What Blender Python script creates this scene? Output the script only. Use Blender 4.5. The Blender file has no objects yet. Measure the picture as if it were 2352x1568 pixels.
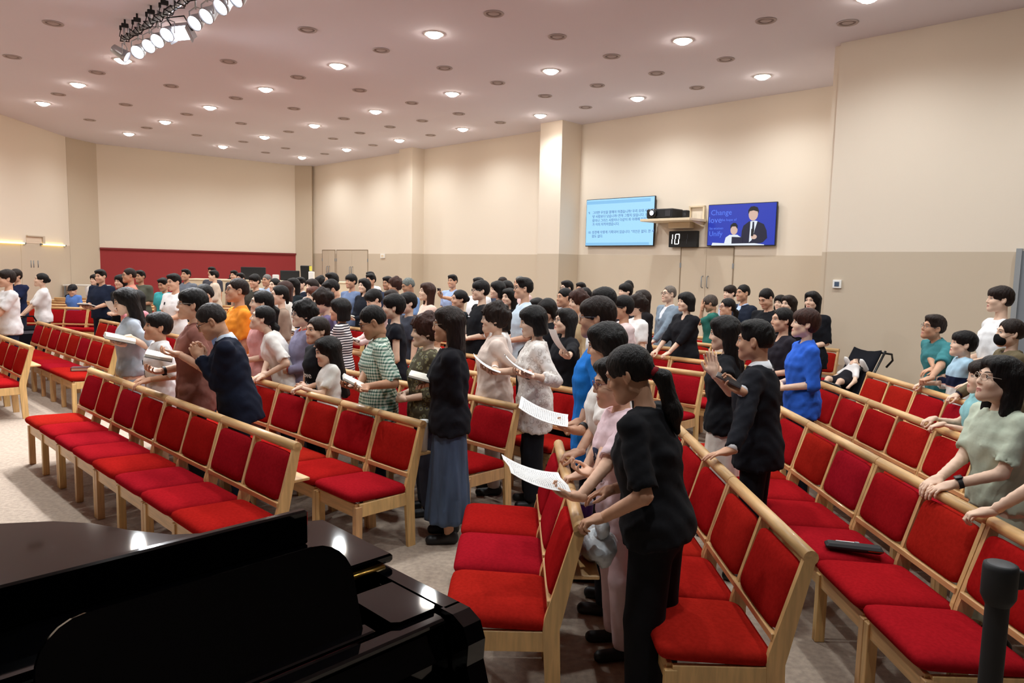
import bpy, bmesh, math, random
import numpy as np
from mathutils import Vector, Matrix

# ------------------------------------------------------------------ camera, world, exposure
SC = bpy.context.scene
COL = SC.collection
CAM_H = 1.93
F_PX, PITCH, ROLL = 1659.4, 0.1022, -0.0218

def cam_axes():
    f = Vector((0, math.cos(PITCH), -math.sin(PITCH)))
    r = Vector((1, 0, 0)); d = f.cross(r)
    c, s = math.cos(ROLL), math.sin(ROLL)
    return c*r + s*d, -s*r + c*d, f

_r, _d, _f = cam_axes()
cd = bpy.data.cameras.new('camera'); cd.sensor_width = 36; cd.sensor_fit = 'HORIZONTAL'
cd.lens = F_PX/2352*36; cd.clip_start = 0.05; cd.clip_end = 200
cam = bpy.data.objects.new('camera', cd); COL.objects.link(cam)
M = Matrix((( _r.x, -_d.x, -_f.x, 0), (_r.y, -_d.y, -_f.y, 0), (_r.z, -_d.z, -_f.z, CAM_H), (0, 0, 0, 1)))
cam.matrix_world = M
SC.camera = cam
wd = bpy.data.worlds.new('hall_air'); SC.world = wd; wd.use_nodes = True
wd.node_tree.nodes['Background'].inputs[0].default_value = (0.95, 0.90, 0.88, 1)
wd.node_tree.nodes['Background'].inputs[1].default_value = 0.0
SC.view_settings.view_transform = 'Standard'; SC.view_settings.look = 'None'
SC.view_settings.gamma = 1; SC.view_settings.use_curve_mapping = False
SC.view_settings.exposure = -0.07
DOWNLIGHT_W = 43.0
STAGE_W = 260.0

# ------------------------------------------------------------------ hall frame: s = away from the stage, t = along the stage
AX = 0.798
U = np.array([math.cos(AX), math.sin(AX)]); V = np.array([-math.sin(AX), math.cos(AX)])
def st(s, t): return U*s + V*t
CEIL = CAM_H + 3.3
rng = random.Random(7)

def lin(h):
    h = h.lstrip('#'); h = h if len(h) == 6 else ''.join(c*2 for c in h); o = []
    for i in (0, 2, 4):
        c = int(h[i:i+2], 16)/255
        o.append(c/12.92 if c <= .04045 else ((c+.055)/1.055)**2.4)
    return (*o, 1)

# ------------------------------------------------------------------ materials
MATS = {}
def mat(name, col='#808080', rough=.6, metal=0, spec=.5, bump=0, bscale=60, bstretch=None, var=0, vscale=8, emit=None, estr=0,
        rand=0, coat=0, sheen=0, col2=None, alpha=1, trans=0):
    if name in MATS: return MATS[name]
    m = bpy.data.materials.new(name); m.use_nodes = True
    nt = m.node_tree; b = nt.nodes['Principled BSDF']
    N = lambda t: nt.nodes.new(t)
    L = nt.links.new
    b.inputs['Base Color'].default_value = lin(col)
    b.inputs['Roughness'].default_value = rough; b.inputs['Metallic'].default_value = metal
    b.inputs['Specular IOR Level'].default_value = spec
    b.inputs['Coat Weight'].default_value = coat
    if sheen: b.inputs['Sheen Weight'].default_value = sheen
    if trans: b.inputs['Transmission Weight'].default_value = trans
    if alpha < 1: b.inputs['Alpha'].default_value = alpha
    if emit:
        b.inputs['Emission Color'].default_value = lin(emit); b.inputs['Emission Strength'].default_value = estr
    tc = None
    def coord():
        nonlocal tc
        if tc is None: tc = N('ShaderNodeTexCoord')
        return tc.outputs['Object']
    if var or col2:
        mp = N('ShaderNodeMapping'); L(coord(), mp.inputs[0])
        if bstretch: mp.inputs['Scale'].default_value = bstretch
        n = N('ShaderNodeTexNoise'); n.inputs['Scale'].default_value = vscale; n.inputs['Detail'].default_value = 4
        L(mp.outputs[0], n.inputs[0])
        mx = N('ShaderNodeMix'); mx.data_type = 'RGBA'
        c = lin(col)
        if col2: c1, c2 = c, lin(col2)
        else: c1, c2 = tuple(min(1, x*(1-var)) for x in c[:3])+(1,), tuple(min(1, x*(1+var)) for x in c[:3])+(1,)
        mx.inputs[6].default_value = c1; mx.inputs[7].default_value = c2
        r = N('ShaderNodeMapRange'); r.inputs[1].default_value = .35; r.inputs[2].default_value = .65
        L(n.outputs[0], r.inputs[0]); L(r.outputs[0], mx.inputs[0])
        out = mx.outputs[2]
        if rand:
            oi = N('ShaderNodeObjectInfo'); hs = N('ShaderNodeHueSaturation')
            r1 = N('ShaderNodeMapRange'); r1.inputs[3].default_value = .5-rand*.3; r1.inputs[4].default_value = .5+rand*.3
            r2 = N('ShaderNodeMapRange'); r2.inputs[3].default_value = 1-rand*4; r2.inputs[4].default_value = 1+rand*3
            L(oi.outputs['Random'], r1.inputs[0]); L(oi.outputs['Random'], r2.inputs[0])
            L(r1.outputs[0], hs.inputs['Hue']); L(r2.outputs[0], hs.inputs['Value']); L(out, hs.inputs['Color']); out = hs.outputs[0]
        L(out, b.inputs['Base Color'])
    if bump:
        mp2 = N('ShaderNodeMapping'); L(coord(), mp2.inputs[0])
        if bstretch: mp2.inputs['Scale'].default_value = bstretch
        n2 = N('ShaderNodeTexNoise'); n2.inputs['Scale'].default_value = bscale; n2.inputs['Detail'].default_value = 3
        L(mp2.outputs[0], n2.inputs[0])
        bp = N('ShaderNodeBump'); bp.inputs['Strength'].default_value = bump; bp.inputs['Distance'].default_value = .01
        L(n2.outputs[0], bp.inputs['Height']); L(bp.outputs[0], b.inputs['Normal'])
    MATS[name] = m
    return m

def pattern(name, kind, c1, c2, scale=20., rough=.85, c3=None, duty=.5):
    """printed cloth: stripes, plaid or dots in the garment's own coordinates"""
    if name in MATS: return MATS[name]
    m = bpy.data.materials.new(name); m.use_nodes = True
    nt = m.node_tree; b = nt.nodes['Principled BSDF']; b.inputs['Roughness'].default_value = rough
    b.inputs['Specular IOR Level'].default_value = .2
    N = lambda t: nt.nodes.new(t); L = nt.links.new
    tc = N('ShaderNodeTexCoord'); sp = N('ShaderNodeSeparateXYZ'); L(tc.outputs['Object'], sp.inputs[0])
    def mth(op, a, bb=None):
        n = N('ShaderNodeMath'); n.operation = op
        for i, x in enumerate((a, bb)):
            if x is None: continue
            if isinstance(x, (int, float)): n.inputs[i].default_value = x
            else: L(x, n.inputs[i])
        return n.outputs[0]
    def mix(fac, a, bb):
        n = N('ShaderNodeMix'); n.data_type = 'RGBA'
        L(fac, n.inputs[0])
        for i, x in ((6, a), (7, bb)):
            if isinstance(x, tuple): n.inputs[i].default_value = x
            else: L(x, n.inputs[i])
        return n.outputs[2]
    fr = lambda x: mth('LESS_THAN', mth('FRACT', mth('MULTIPLY', x, scale)), duty)
    A, B = lin(c1), lin(c2)
    if kind == 'stripes':
        out = mix(fr(sp.outputs[2]), A, B)
    elif kind == 'vstripes':
        out = mix(fr(mth('ADD', sp.outputs[0], sp.outputs[1])), A, B)
    elif kind == 'plaid':
        h = fr(sp.outputs[2]); w = fr(mth('ADD', sp.outputs[0], mth('MULTIPLY', sp.outputs[1], .8)))
        sm = mth('MULTIPLY', mth('ADD', h, w), .5)
        out = mix(sm, A, B)
        thin = mth('LESS_THAN', mth('FRACT', mth('MULTIPLY', sp.outputs[2], scale*.5)), .16)
        out = mix(mth('MULTIPLY', thin, .7), out, lin(c3 or c2))
    elif kind in ('dots', 'lace'):
        v = N('ShaderNodeTexVoronoi'); v.inputs['Scale'].default_value = scale; L(tc.outputs['Object'], v.inputs[0])
        d = v.outputs['Distance']
        if kind == 'dots':
            ring = mth('LESS_THAN', d, .42); out = mix(ring, A, B)
            out = mix(mth('LESS_THAN', d, .2), out, lin(c3 or c1))
        else:
            ring = mth('MULTIPLY', mth('LESS_THAN', d, .45), mth('GREATER_THAN', d, .33)); out = mix(ring, A, B)
    elif kind == 'bands':      # scale holds a list of (z, colour) from the top down
        out = A
        for z, c in scale:
            out = mix(mth('LESS_THAN', sp.outputs[2], z), out, lin(c))
    L(out, b.inputs['Base Color'])
    MATS[name] = m
    return m

WOOD = mat('maple', '#d6aa72', rough=.42, var=.13, vscale=5, bstretch=(9, 9, 1), rand=.03, coat=.15)
WOODX = mat('maple_lengthwise', '#d6aa72', rough=.4, var=.13, vscale=5, bstretch=(1, 9, 9), coat=.15)
RED = mat('red_upholstery', '#981719', rough=1.0, spec=0, var=.09, vscale=60, rand=.013, bump=.25, bscale=420)
WALL = mat('cream_fabric_wall', '#e9dccb', rough=.85, spec=.2, bump=.08, bscale=220)
DADO = mat('taupe_fabric_wall', '#cdbda8', rough=.85, spec=.2, bump=.08, bscale=220)
PILA = mat('taupe_pilaster', '#cdbda8', rough=.85, spec=.2, bump=.08, bscale=220)
REDWALL = mat('red_acoustic_panel', '#9c3b3c', rough=.9, spec=.2, bump=.15, bscale=160)
CEILM = mat('ceiling_plaster', '#e4dfe8', rough=.9, spec=.2)
CARPET = mat('taupe_carpet', '#b4a393', rough=.97, spec=.1, var=.12, vscale=30, bump=.6, bscale=260)
BLACK = mat('black_plastic', '#0d0d10', rough=.35)
MBLACK = mat('matte_black', '#121214', rough=.7)
DGREY = mat('dark_grey_plastic', '#2a2a2e', rough=.5)
WHITE = mat('white_plastic', '#f0eeea', rough=.5)
PAPER = mat('paper', '#f3f1ee', rough=.8, spec=.2)
CHROME = mat('chrome', '#c8c8cc', rough=.2, metal=1)
GREYM = mat('grey_metal', '#8a8f94', rough=.45, metal=.3)
LACQ = mat('piano_lacquer', '#020203', rough=.05, spec=.5)
BRASS = mat('brass', '#b08a45', rough=.3, metal=1)

# ------------------------------------------------------------------ mesh helpers
class MB:
    """collects vertices and faces for one mesh"""
    def __init__(self): self.v = []; self.f = []; self.m = []; self.smooth = []
    def add(self, vs, fs, mi=0, sm=False):
        o = len(self.v); self.v += [tuple(map(float, p)) for p in vs]
        for f in fs: self.f.append(tuple(i+o for i in f)); self.m.append(mi); self.smooth.append(sm)
        return self
    def box(self, c, d, mi=0, rot=None, taper=None, ch=0.):
        """box; ch > 0 gives chamfered vertical-profile edges"""
        x, y, z = d[0]/2, d[1]/2, d[2]/2
        if ch <= 0:
            P = [(-x,-y,-z),(x,-y,-z),(x,y,-z),(-x,y,-z),(-x,-y,z),(x,-y,z),(x,y,z),(-x,y,z)]
            F = [(3,2,1,0),(4,5,6,7),(0,1,5,4),(1,2,6,5),(2,3,7,6),(3,0,4,7)]
        else:
            ch = min(ch, x*.9, y*.9, z*.9)
            P = []
            for (zz, ins) in ((-z, ch), (-z+ch, 0), (z-ch, 0), (z, ch)):
                xi, yi = x-ins, y-ins
                c2 = ch*.6
                P += [(-xi+c2,-yi,zz),(xi-c2,-yi,zz),(xi,-yi+c2,zz),(xi,yi-c2,zz),(xi-c2,yi,zz),(-xi+c2,yi,zz),(-xi,yi-c2,zz),(-xi,-yi+c2,zz)]
            F = [tuple(range(7,-1,-1)), tuple(range(24,32))]
            for k in range(3):
                for i in range(8):
                    j = (i+1) % 8; F.append((k*8+i, k*8+j, k*8+8+j, k*8+8+i))
        if taper:
            P = [(p[0]*(1+(taper-1)*(p[2]+z)/(2*z)), p[1]*(1+(taper-1)*(p[2]+z)/(2*z)), p[2]) for p in P]
        if rot is not None:
            P = [tuple(rot @ Vector(p)) for p in P]
        return self.add([(p[0]+c[0], p[1]+c[1], p[2]+c[2]) for p in P], F, mi)
    def tube(self, pts, r, n=8, mi=0, cap=True, sm=True):
        pts = [Vector(p) for p in pts]; V_ = []; F = []
        rs = r if isinstance(r, (list, tuple)) else [r]*len(pts)
        up = None
        for i, p in enumerate(pts):
            t = (pts[min(i+1, len(pts)-1)]-pts[max(i-1, 0)]).normalized()
            if up is None:
                a = Vector((0,0,1)) if abs(t.z) < .9 else Vector((1,0,0)); up = a
            e1 = t.cross(up).normalized(); e2 = e1.cross(t).normalized(); up = e2
            for k in range(n):
                an = 2*math.pi*k/n
                V_.append(p+(e1*math.cos(an)+e2*math.sin(an))*rs[i])
        for i in range(len(pts)-1):
            for k in range(n):
                j = (k+1) % n
                F.append((i*n+k, i*n+j, (i+1)*n+j, (i+1)*n+k))
        self.add(V_, F, mi, sm)
        if cap:
            o = len(self.v)-len(V_)
            self.f.append(tuple(o+k for k in range(n-1,-1,-1))); self.m.append(mi); self.smooth.append(False)
            self.f.append(tuple(o+(len(pts)-1)*n+k for k in range(n))); self.m.append(mi); self.smooth.append(False)
        return self
    def lathe(self, prof, c=(0,0,0), n=16, mi=0, sm=True, axis='z'):
        V_ = []; F = []
        for (r, z) in prof:
            for k in range(n):
                a = 2*math.pi*k/n; p = (r*math.cos(a), r*math.sin(a), z)
                if axis == 'y': p = (p[0], p[2], p[1])
                if axis == 'x': p = (p[2], p[0], p[1])
                V_.append((p[0]+c[0], p[1]+c[1], p[2]+c[2]))
        for i in range(len(prof)-1):
            for k in range(n):
                j = (k+1) % n; F.append((i*n+k, i*n+j, (i+1)*n+j, (i+1)*n+k))
        return self.add(V_, F, mi, sm)
    def prism(self, poly, h0, h1, axis='x', mi=0):
        """extrude a polygon; axis x: poly in (y, z); axis z: poly in (x, y); axis y: poly in (x, z)"""
        n = len(poly)
        def P(a, b, h): return (h, a, b) if axis == 'x' else ((a, b, h) if axis == 'z' else (a, h, b))
        V_ = [P(a, b, h0) for a, b in poly]+[P(a, b, h1) for a, b in poly]
        F = [tuple(range(n-1,-1,-1)), tuple(range(n, 2*n))]+[(i, (i+1) % n, n+(i+1) % n, n+i) for i in range(n)]
        return self.add(V_, F, mi)
    def mesh(self, name, mats):
        me = bpy.data.meshes.new(name); me.from_pydata(self.v, [], self.f)
        for m in (mats if isinstance(mats, (list, tuple)) else [mats]): me.materials.append(m)
        if any(self.m): me.polygons.foreach_set('material_index', self.m)
        me.polygons.foreach_set('use_smooth', self.smooth)
        bm = bmesh.new(); bm.from_mesh(me); bmesh.ops.recalc_face_normals(bm, faces=bm.faces); bm.to_mesh(me); bm.free()
        me.update(); return me
    def build(self, name, mats, parent=None): return obj(name, self.mesh(name, mats), parent)

def obj(name, me, parent=None, loc=None, rz=None):
    o = bpy.data.objects.new(name, me); COL.objects.link(o)
    if parent: o.parent = parent
    if loc is not None: o.location = loc
    if rz is not None: o.rotation_euler = (0, 0, rz)
    return o
def tag(o, label, cat, group=None):
    o['label'] = label; o['category'] = cat
    if group: o['group'] = group
    return o
def thing(name, label, cat, loc=(0,0,0), rz=0, group=None):
    return tag(obj(name, None, None, loc, rz), label, cat, group)
def struct(o): o['kind'] = 'structure'; return o

# ------------------------------------------------------------------ the room
def wall(name, a, b, z0, z1, m, thick=.12, out=1):
    """vertical slab whose inner face runs from a to b; thickness goes to the side 'out'"""
    a = np.array(a, float); b = np.array(b, float); d = (b-a)/np.linalg.norm(b-a); n = np.array([-d[1], d[0]])*thick*out
    q = [a, b, b+n, a+n]
    mb = MB(); mb.prism([tuple(p) for p in q], z0, z1, axis='z')
    return struct(mb.build(name, m))
DZ = 2.26
def two_tone(name, a, b, out=1, lower=DADO, upper=WALL, thick=.12):
    r = struct(obj(name, None))
    lo = wall('lower_panel', a, b, 0, DZ, lower, thick, out); up = wall('upper_panel', a, b, DZ, CEIL, upper, thick, out)
    for o in (lo, up): del o['kind']; o.parent = r
    return r
SW, SN = 13.27, 10.93
mb = MB(); mb.box((-3, 11, -.1), (40, 46, .2)); struct(mb.build('floor', CARPET))
mb = MB(); mb.box((-3, 11, CEIL+.1), (40, 46, .2)); ceiling = struct(mb.build('ceiling', CEILM))
two_tone('wall_rear', st(SW, 22.75), st(SW, 4.2), out=1)
two_tone('wall_right', st(SN, 4.2), st(SN, -8), out=1)
two_tone('wall_return', st(SW, 4.2), st(SN+.12, 4.2), out=-1)
BWa, BWb = np.array([-7.55, 25.17]), np.array([-12.18, 21.39])
struct_back = struct(obj('wall_back', None))
lo = wall('lower_panel', BWb, BWa, 0, 2.24, REDWALL, .12, 1); up = wall('upper_panel', BWb, BWa, 2.24, CEIL, WALL, .12, 1)
bd = (BWa-BWb)/np.linalg.norm(BWa-BWb); bn = np.array([bd[1], -bd[0]])
cap = wall('panel_cap', BWb+bn*.05, BWa+bn*.05, 2.2, 2.25, mat('dark_red_trim', '#7e2c2c', rough=.8), .05, 1)
for o in (lo, up, cap): del o['kind']; o.parent = struct_back
LWa, LWb = np.array([-12.39, 20.29]), np.array([-12.08, 17.31])
ld = (LWb-LWa)/np.linalg.norm(LWb-LWa)
LWc = LWa+ld*16
wl = two_tone('wall_left', LWc, LWa, out=1)
def column(name, s0, s1, t0, t1, m=PILA):
    mb = MB(); q = [st(s0, t0), st(s1, t0), st(s1, t1), st(s0, t1)]
    mb.prism([tuple(p) for p in q], 0, CEIL, axis='z'); return struct(mb.build(name, m))
c1 = struct(obj('trim_1', None)); c2 = struct(obj('trim_2', None))
for par, (s0, t0, t1) in ((c1, (12.58, 10.84, 11.5)), (c2, (12.84, 16.6, 17.22))):
    for nm, z0, z1, m in (('lower_shaft', 0, DZ, DADO), ('upper_shaft', DZ, CEIL, WALL)):
        q = [st(s0, t0), st(SW+.02, t0), st(SW+.02, t1), st(s0, t1)]
        MB().prism([tuple(p) for p in q], z0, z1, axis='z').build(nm, m, par)
def pilaster(name, a, b, thick):
    a = np.array(a); b = np.array(b); d = (b-a)/np.linalg.norm(b-a); n = np.array([-d[1], d[0]])*thick
    mb = MB(); mb.prism([tuple(p) for p in (a, b, b+n, a+n)], 0, CEIL, axis='z'); return struct(mb.build(name, PILA))
pilaster('trim_3', (-7.55, 25.16), (-6.98, 25.18), .6)
pilaster('trim_4', (-12.41, 20.33), (-12.18, 21.39), .6)
# closing walls behind the camera so that the light stays in the hall
STAGEM = mat('dark_stage_wood', '#2b211d', rough=.7)
wall('wall_stage', (-11.0, -4.2), st(SN, -8), 0, CEIL, STAGEM, .12, -1)
wall('wall_stage_side', LWc, (-11.0, -4.2), 0, CEIL, STAGEM, .12, -1)

# doors in the rear wall and the right wall
def rear_door(n, t0, t1, ztop, leaves=2):
    d = struct(obj('door_%d' % n, None))
    seam = mat('door_seam', '#8d7a64', rough=.8)
    def strip(nm, ta, tb, za, zb, m, dep=.012, s=SW):
        q = [st(s-dep, ta), st(s+.01, ta), st(s+.01, tb), st(s-dep, tb)]
        return MB().prism([tuple(p) for p in q], za, zb, axis='z').build(nm, m, d)
    strip('door_leaf', t0+.01, (t0+t1)/2-.006, .01, ztop-.02, DADO, .008)
    strip('door_leaf', (t0+t1)/2+.006, t1-.01, .01, ztop-.02, DADO, .008)
    strip('frame_gap', t0-.012, t0+.008, 0, ztop, seam); strip('frame_gap', t1-.008, t1+.012, 0, ztop, seam)
    strip('frame_gap', t0, t1, ztop-.014, ztop+.008, seam)
    for sg in (-1, 1):
        tm = (t0+t1)/2+sg*.06
        mb = MB(); p = st(SW-.012, tm); q = st(SW-.06, tm)
        mb.tube([(p[0], p[1], 1.6), (q[0], q[1], 1.62), (q[0], q[1], 1.82), (p[0], p[1], 1.84)], .011, 6)
        mb.build('handle', GREYM, d)
    for z in (.4, 2.0):
        for t in (t0, t1): strip('hinge', t-.015, t+.015, z, z+.1, GREYM, .02)
    return d
rear_door(1, 6.9, 8.08, 2.42)
rear_door(2, 19.4, 21.2, 2.38)
rear_door(3, 21.3, 22.1, 2.38)
d4 = struct(obj('door_4', None))
q = [st(SN-.05, 1.8), st(SN+.01, 1.8), st(SN+.01, .75), st(SN-.05, .75)]
MB().prism([tuple(p) for p in q], 0, 2.27, axis='z').build('door_leaf', mat('grey_door', '#7d8289', rough=.5), d4)
q = [st(SN-.07, 1.86), st(SN+.01, 1.86), st(SN+.01, 1.8), st(SN-.07, 1.8)]
MB().prism([tuple(p) for p in q], 0, 2.3, axis='z').build('door_frame', mat('grey_frame', '#9a9da0', rough=.4), d4)
# ------------------------------------------------------------------ helper: is a point inside the camera's view (used only to leave out what lies outside the frame)
def project(p):
    q = Vector(p)-Vector((0, 0, CAM_H)); z = q.dot(_f)
    if z < .1: return None
    return 1176+F_PX*q.dot(_r)/z, 784+F_PX*q.dot(_d)/z, z
def in_view(p, m=120):
    q = project(p)
    return q is not None and -m < q[0] < 2352+m and -m < q[1] < 1568+m
ORD = [*'first second third fourth fifth sixth seventh eighth ninth tenth eleventh twelfth thirteenth fourteenth fifteenth sixteenth seventeenth eighteenth nineteenth twentieth'.split()]
ORD_ = ['first', 'second', 'third', 'fourth', 'fifth', 'sixth', 'seventh', 'eighth', 'ninth', 'tenth', 'eleventh', 'twelfth', 'thirteenth', 'fourteenth']

# ------------------------------------------------------------------ chairs
def superbox(dx, dy, dz, e=.28, nu=20, nv=10):
    """puffed cushion: superellipsoid"""
    V_ = []; F = []
    pw = lambda x, p: math.copysign(abs(x)**p, x)
    for j in range(nv+1):
        ph = -math.pi/2+math.pi*j/nv
        for i in range(nu):
            th = 2*math.pi*(i+.5)/nu
            V_.append((dx*pw(math.cos(ph), .55)*pw(math.cos(th), e), dy*pw(math.cos(ph), .55)*pw(math.sin(th), e), dz*pw(math.sin(ph), .8)))
    for j in range(nv):
        for i in range(nu):
            k = (i+1) % nu; F.append((j*nu+i, j*nu+k, (j+1)*nu+k, (j+1)*nu+i))
    return V_, F
PITCH_W = .5
def chair_meshes(W):
    n = int(round(W/.5)); P = []
    pw = (W-.006)
    post = [(-.028, .845), (.022, .83), (.135, .45), (.143, .40), (.118, 0), (.055, 0), (.07, .40), (.058, .45)]
    for i in range(n+1):
        w = .026
        x0 = min(max(i*.5-w/2, .003), W-.003-w)
        P.append(('back_post', MB().prism(post, x0, x0+w).mesh('back_post', WOOD)))
        P.append(('front_leg', MB().box((x0+w/2+(.008 if i == 0 else -.008 if i == n else 0), .515, .185), (.042, .05, .37), ch=.004).mesh('front_leg', WOOD)))
    P.append(('top_rail', MB().tube([(.003, -.004, .838), (W-.003, -.004, .838)], .03, 12).mesh('top_rail', WOODX)))
    P.append(('lower_rail', MB().box((W/2, .113, .505), (pw-.03, .026, .034), ch=.004).mesh('lower_rail', WOODX)))
    P.append(('front_apron', MB().box((W/2, .518, .342), (pw-.05, .024, .09), ch=.003).mesh('front_apron', WOODX)))
    for x in (.018, W-.018): P.append(('side_apron', MB().box((x, .31, .342), (.024, .40, .09), ch=.003).mesh('side_apron', WOOD)))
    P.append(('book_shelf', MB().box((W/2, -.02, .625), (pw-.04, .15, .018), ch=.003).mesh('book_shelf', WOODX)))
    tilt = Matrix.Rotation(math.atan2(.095, .29), 3, 'X')
    for i in range(n):
        vs, fs = superbox(.246, .235, .048, e=.19, nu=28)
        vs = [(x+i*.5+.25, y+.335, z+.418+(.012*(y/.235)) - (.022 if False else 0)) for x, y, z in vs]
        P.append(('seat_cushion', MB().add(vs, fs, 0, True).mesh('seat_cushion', RED)))
        vs, fs = superbox(.224, .030, .15, e=.4)
        # rounded-rectangle back pad: superellipsoid with the thin axis along the depth
        V2 = []
        for x, y, z in vs: V2.append((x, y, z))
        vs, fs = superbox(.226, .148, .032, e=.26)
        out = []
        for x, y, z in vs:
            p = tilt @ Vector((x, z*1.0, y))
            out.append((p.x+i*.5+.25, p.y+.062, p.z+.662))
        P.append(('back_cushion', MB().add(out, fs, 0, True).mesh('back_cushion', RED)))
    return P
CH = {1: chair_meshes(.5), 2: chair_meshes(1.0)}
CHAIRS = []
NOSHELF = [False]
def put_chair(seats, xy, rz, label, group):
    r = thing('row_chair', label, 'chair', (xy[0], xy[1], 0), rz, group)
    for nm, me in CH[seats]:
        if not (NOSHELF[0] and nm == 'book_shelf'): obj(nm, me, r)
    CHAIRS.append(r); return r
def run(units, origin, dirv, rz, where, grp, frm):
    """a row: units laid end to end from origin along dirv; frm names the end it is counted from"""
    d = 0.; k = 0
    for n in units:
        p = np.array(origin)+np.array(dirv)*d
        mid = p+np.array(dirv)*n*.25
        if in_view((*p, .8), 60) or in_view((*(p+np.array(dirv)*n*.5), .8), 60) or in_view((*mid, .3), 60):
            put_chair(n, p, rz, 'red %s wooden chair, %s from %s, %s' % ('single' if n == 1 else 'two-seat', ORD[k], frm, where), grp)
        d += n*.5; k += 1
ROW_S = [2.13+.95*k for k in range(10)]
RZC = AX+math.pi/2
T_B = 3.84
for k, s in enumerate(ROW_S):
    un = [2, 2, 2, 2] if k != 1 else [1, 1, 2, 2, 2]
    nm = '%s row, centre block' % ('front' if k == 0 else ORD[k])
    run(un, st(s, T_B), V, RZC, nm, 'centre block chairs', 'the right-hand end')
T_A = 10.1
for k, s in enumerate(ROW_S):
    nm = '%s row across the aisle' % ('front' if k == 0 else ORD[k])
    run([2, 2, 2, 2], st(s, T_A), V, RZC, nm, 'chairs across the aisle', 'the aisle')
RX = [.30, 1.17, 2.17, 3.09, 3.97]
RN = [(2.93, [1, 1, 1]), (2.69, [2, 2, 1]), (2.65, [1, 2, 2, 2]), (3.14, [2, 2, 2, 2]), (3.97, [2, 2, 2, 2])]
RNAME = ['short row beside the piano', 'second row, right block', 'right block row holding the black pouch', 'fourth row, right block', 'right block row nearest the wall']
for x, (y0, un), nm in zip(RX, RN, RNAME):
    NOSHELF[0] = x > 1
    run(un, (x, y0), (0, 1), math.pi/2, nm, 'right block chairs', 'the near end')
NOSHELF[0] = False
for k in range(3, 8):
    y = 12.86+.93*k; x1 = min(y-21.06, -6.2) if k < 6 else -8.7
    run([2]*6, (x1, y), (-1, 0), math.pi, '%s row, far-left block' % ['front', 'second', 'third', 'fourth', 'back'][k-3], 'far-left block chairs', 'the right end')

# ------------------------------------------------------------------ ceiling fittings
def at_ceiling(x, y, z=CEIL):
    """where the sight line through a photograph point meets the ceiling height"""
    d = _r*((x-1176)/F_PX)+_d*((y-784)/F_PX)+_f
    return Vector((0, 0, CAM_H))+d*((z-CAM_H)/d.z)
LAMP = mat('lamp_glow', '#fffaf4', emit='#fff3e4', estr=60)
TRIMW = mat('white_trim_ring', '#e8e2dc', rough=.4)
DL_RING = MB().lathe([(.1, .02), (.118, -.004), (.142, -.012), (.148, -.004), (.148, .0)], n=20).mesh('trim_ring', TRIMW)
DL_CAN = MB().lathe([(.118, -.004), (.115, .0), (.001, .0)], n=20).mesh('reflector', TRIMW)
DL_LENS = MB().lathe([(.001, -.062), (.04, -.058), (.08, -.042), (.105, -.022), (.118, -.004)], n=20).mesh('lens', LAMP)  # lens widened and domed so its shape stands in for the lamp's bloom
G0 = at_ceiling(1567, 90); G1 = at_ceiling(1465, 225)
# square grid of downlights, spacing taken from the ceiling plan
SPC = .7655*3.3
O2 = np.array([1.2501, 3.814])*3.3
names_used = {}
def downlight(p, label):
    r = thing('downlight', label, 'ceiling light', (p[0], p[1], CEIL-.003), 0, 'ceiling downlights')
    obj('trim_ring', DL_RING, r); obj('reflector', DL_CAN, r); obj('lens', DL_LENS, r)
    l = bpy.data.lights.new('downlight_beam', 'SPOT'); l.energy = DOWNLIGHT_W*4; l.spot_size = math.radians(158); l.spot_blend = .75
    l.shadow_soft_size = .09; l.color = (.9, .975, 1.0)
    o = bpy.data.objects.new('downlight_beam', l); COL.objects.link(o); o.parent = r; o.location = (0, 0, -.08)
ROWN = ['nearest the rear wall', 'second from the rear wall', 'third from the rear wall', 'fourth from the rear wall', 'fifth from the rear wall']
for i in range(5):
    for j in range(-4, 8):
        p = O2 + (-i*SPC)*U + j*SPC*V
        s_, t_ = p@U, p@V
        if not (-1.5 < s_ < (SW if t_ > 4.2 else SN)-.4 and -5 < t_ < 22): continue
        if i == 0 and j == 7 or i == 3 and j in (0, 1, 2, 3) and False: continue
        if p[0] < -11.5 or p[1] < -2.5 or (t_ < 0 and i >= 1): continue
        vis = in_view((*p, CEIL), 60)
        downlight(p, 'round ceiling downlight, %s from the right in the line %s' % (ORD[j+4], ROWN[i]))
DIFF = [(122,53),(28,130),(223,166),(134,216),(289,240),(206,275),(337,293),(393,197),(429,262),(452,310),(525,141),(542,225),(554,283),(559,325),(706,68),(685,177),(675,249),(663,302),(656,340),(610,350),(1134,31),(1280,84),(1405,129),(875,115),(1021,156),(1143,190),(1252,220),(1667,136),(1508,168),(1601,201),(1759,47),(1947,52),(1345,246),(1372,196),(826,207),(946,236),(970,277),(1054,261),(1149,281),(989,310),(790,272),(896,291),(765,318),(857,333),(827,305),(746,353)]
GRILLE = mat('grey_grille', '#b5a8a6', rough=.7)
DARKG = mat('dark_grille', '#857874', rough=.8)
DF1 = MB().lathe([(.10, .0), (.112, -.01), (.13, -.012), (.138, -.002)], n=20).mesh('outer_ring', GRILLE)
DF2 = MB().lathe([(.075, .001), (.075, -.006), (.1, -.003), (.1, .0)], n=20).mesh('slot_ring', DARKG)
DF3 = MB().lathe([(.001, -.012), (.05, -.011), (.075, -.002)], n=20).mesh('centre_cone', GRILLE)
dps = [(at_ceiling(x, y), x, y) for x, y in DIFF]
dl_pts = [O2 + (-i*SPC)*U + j*SPC*V for i in range(5) for j in range(-4, 8)]
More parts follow.
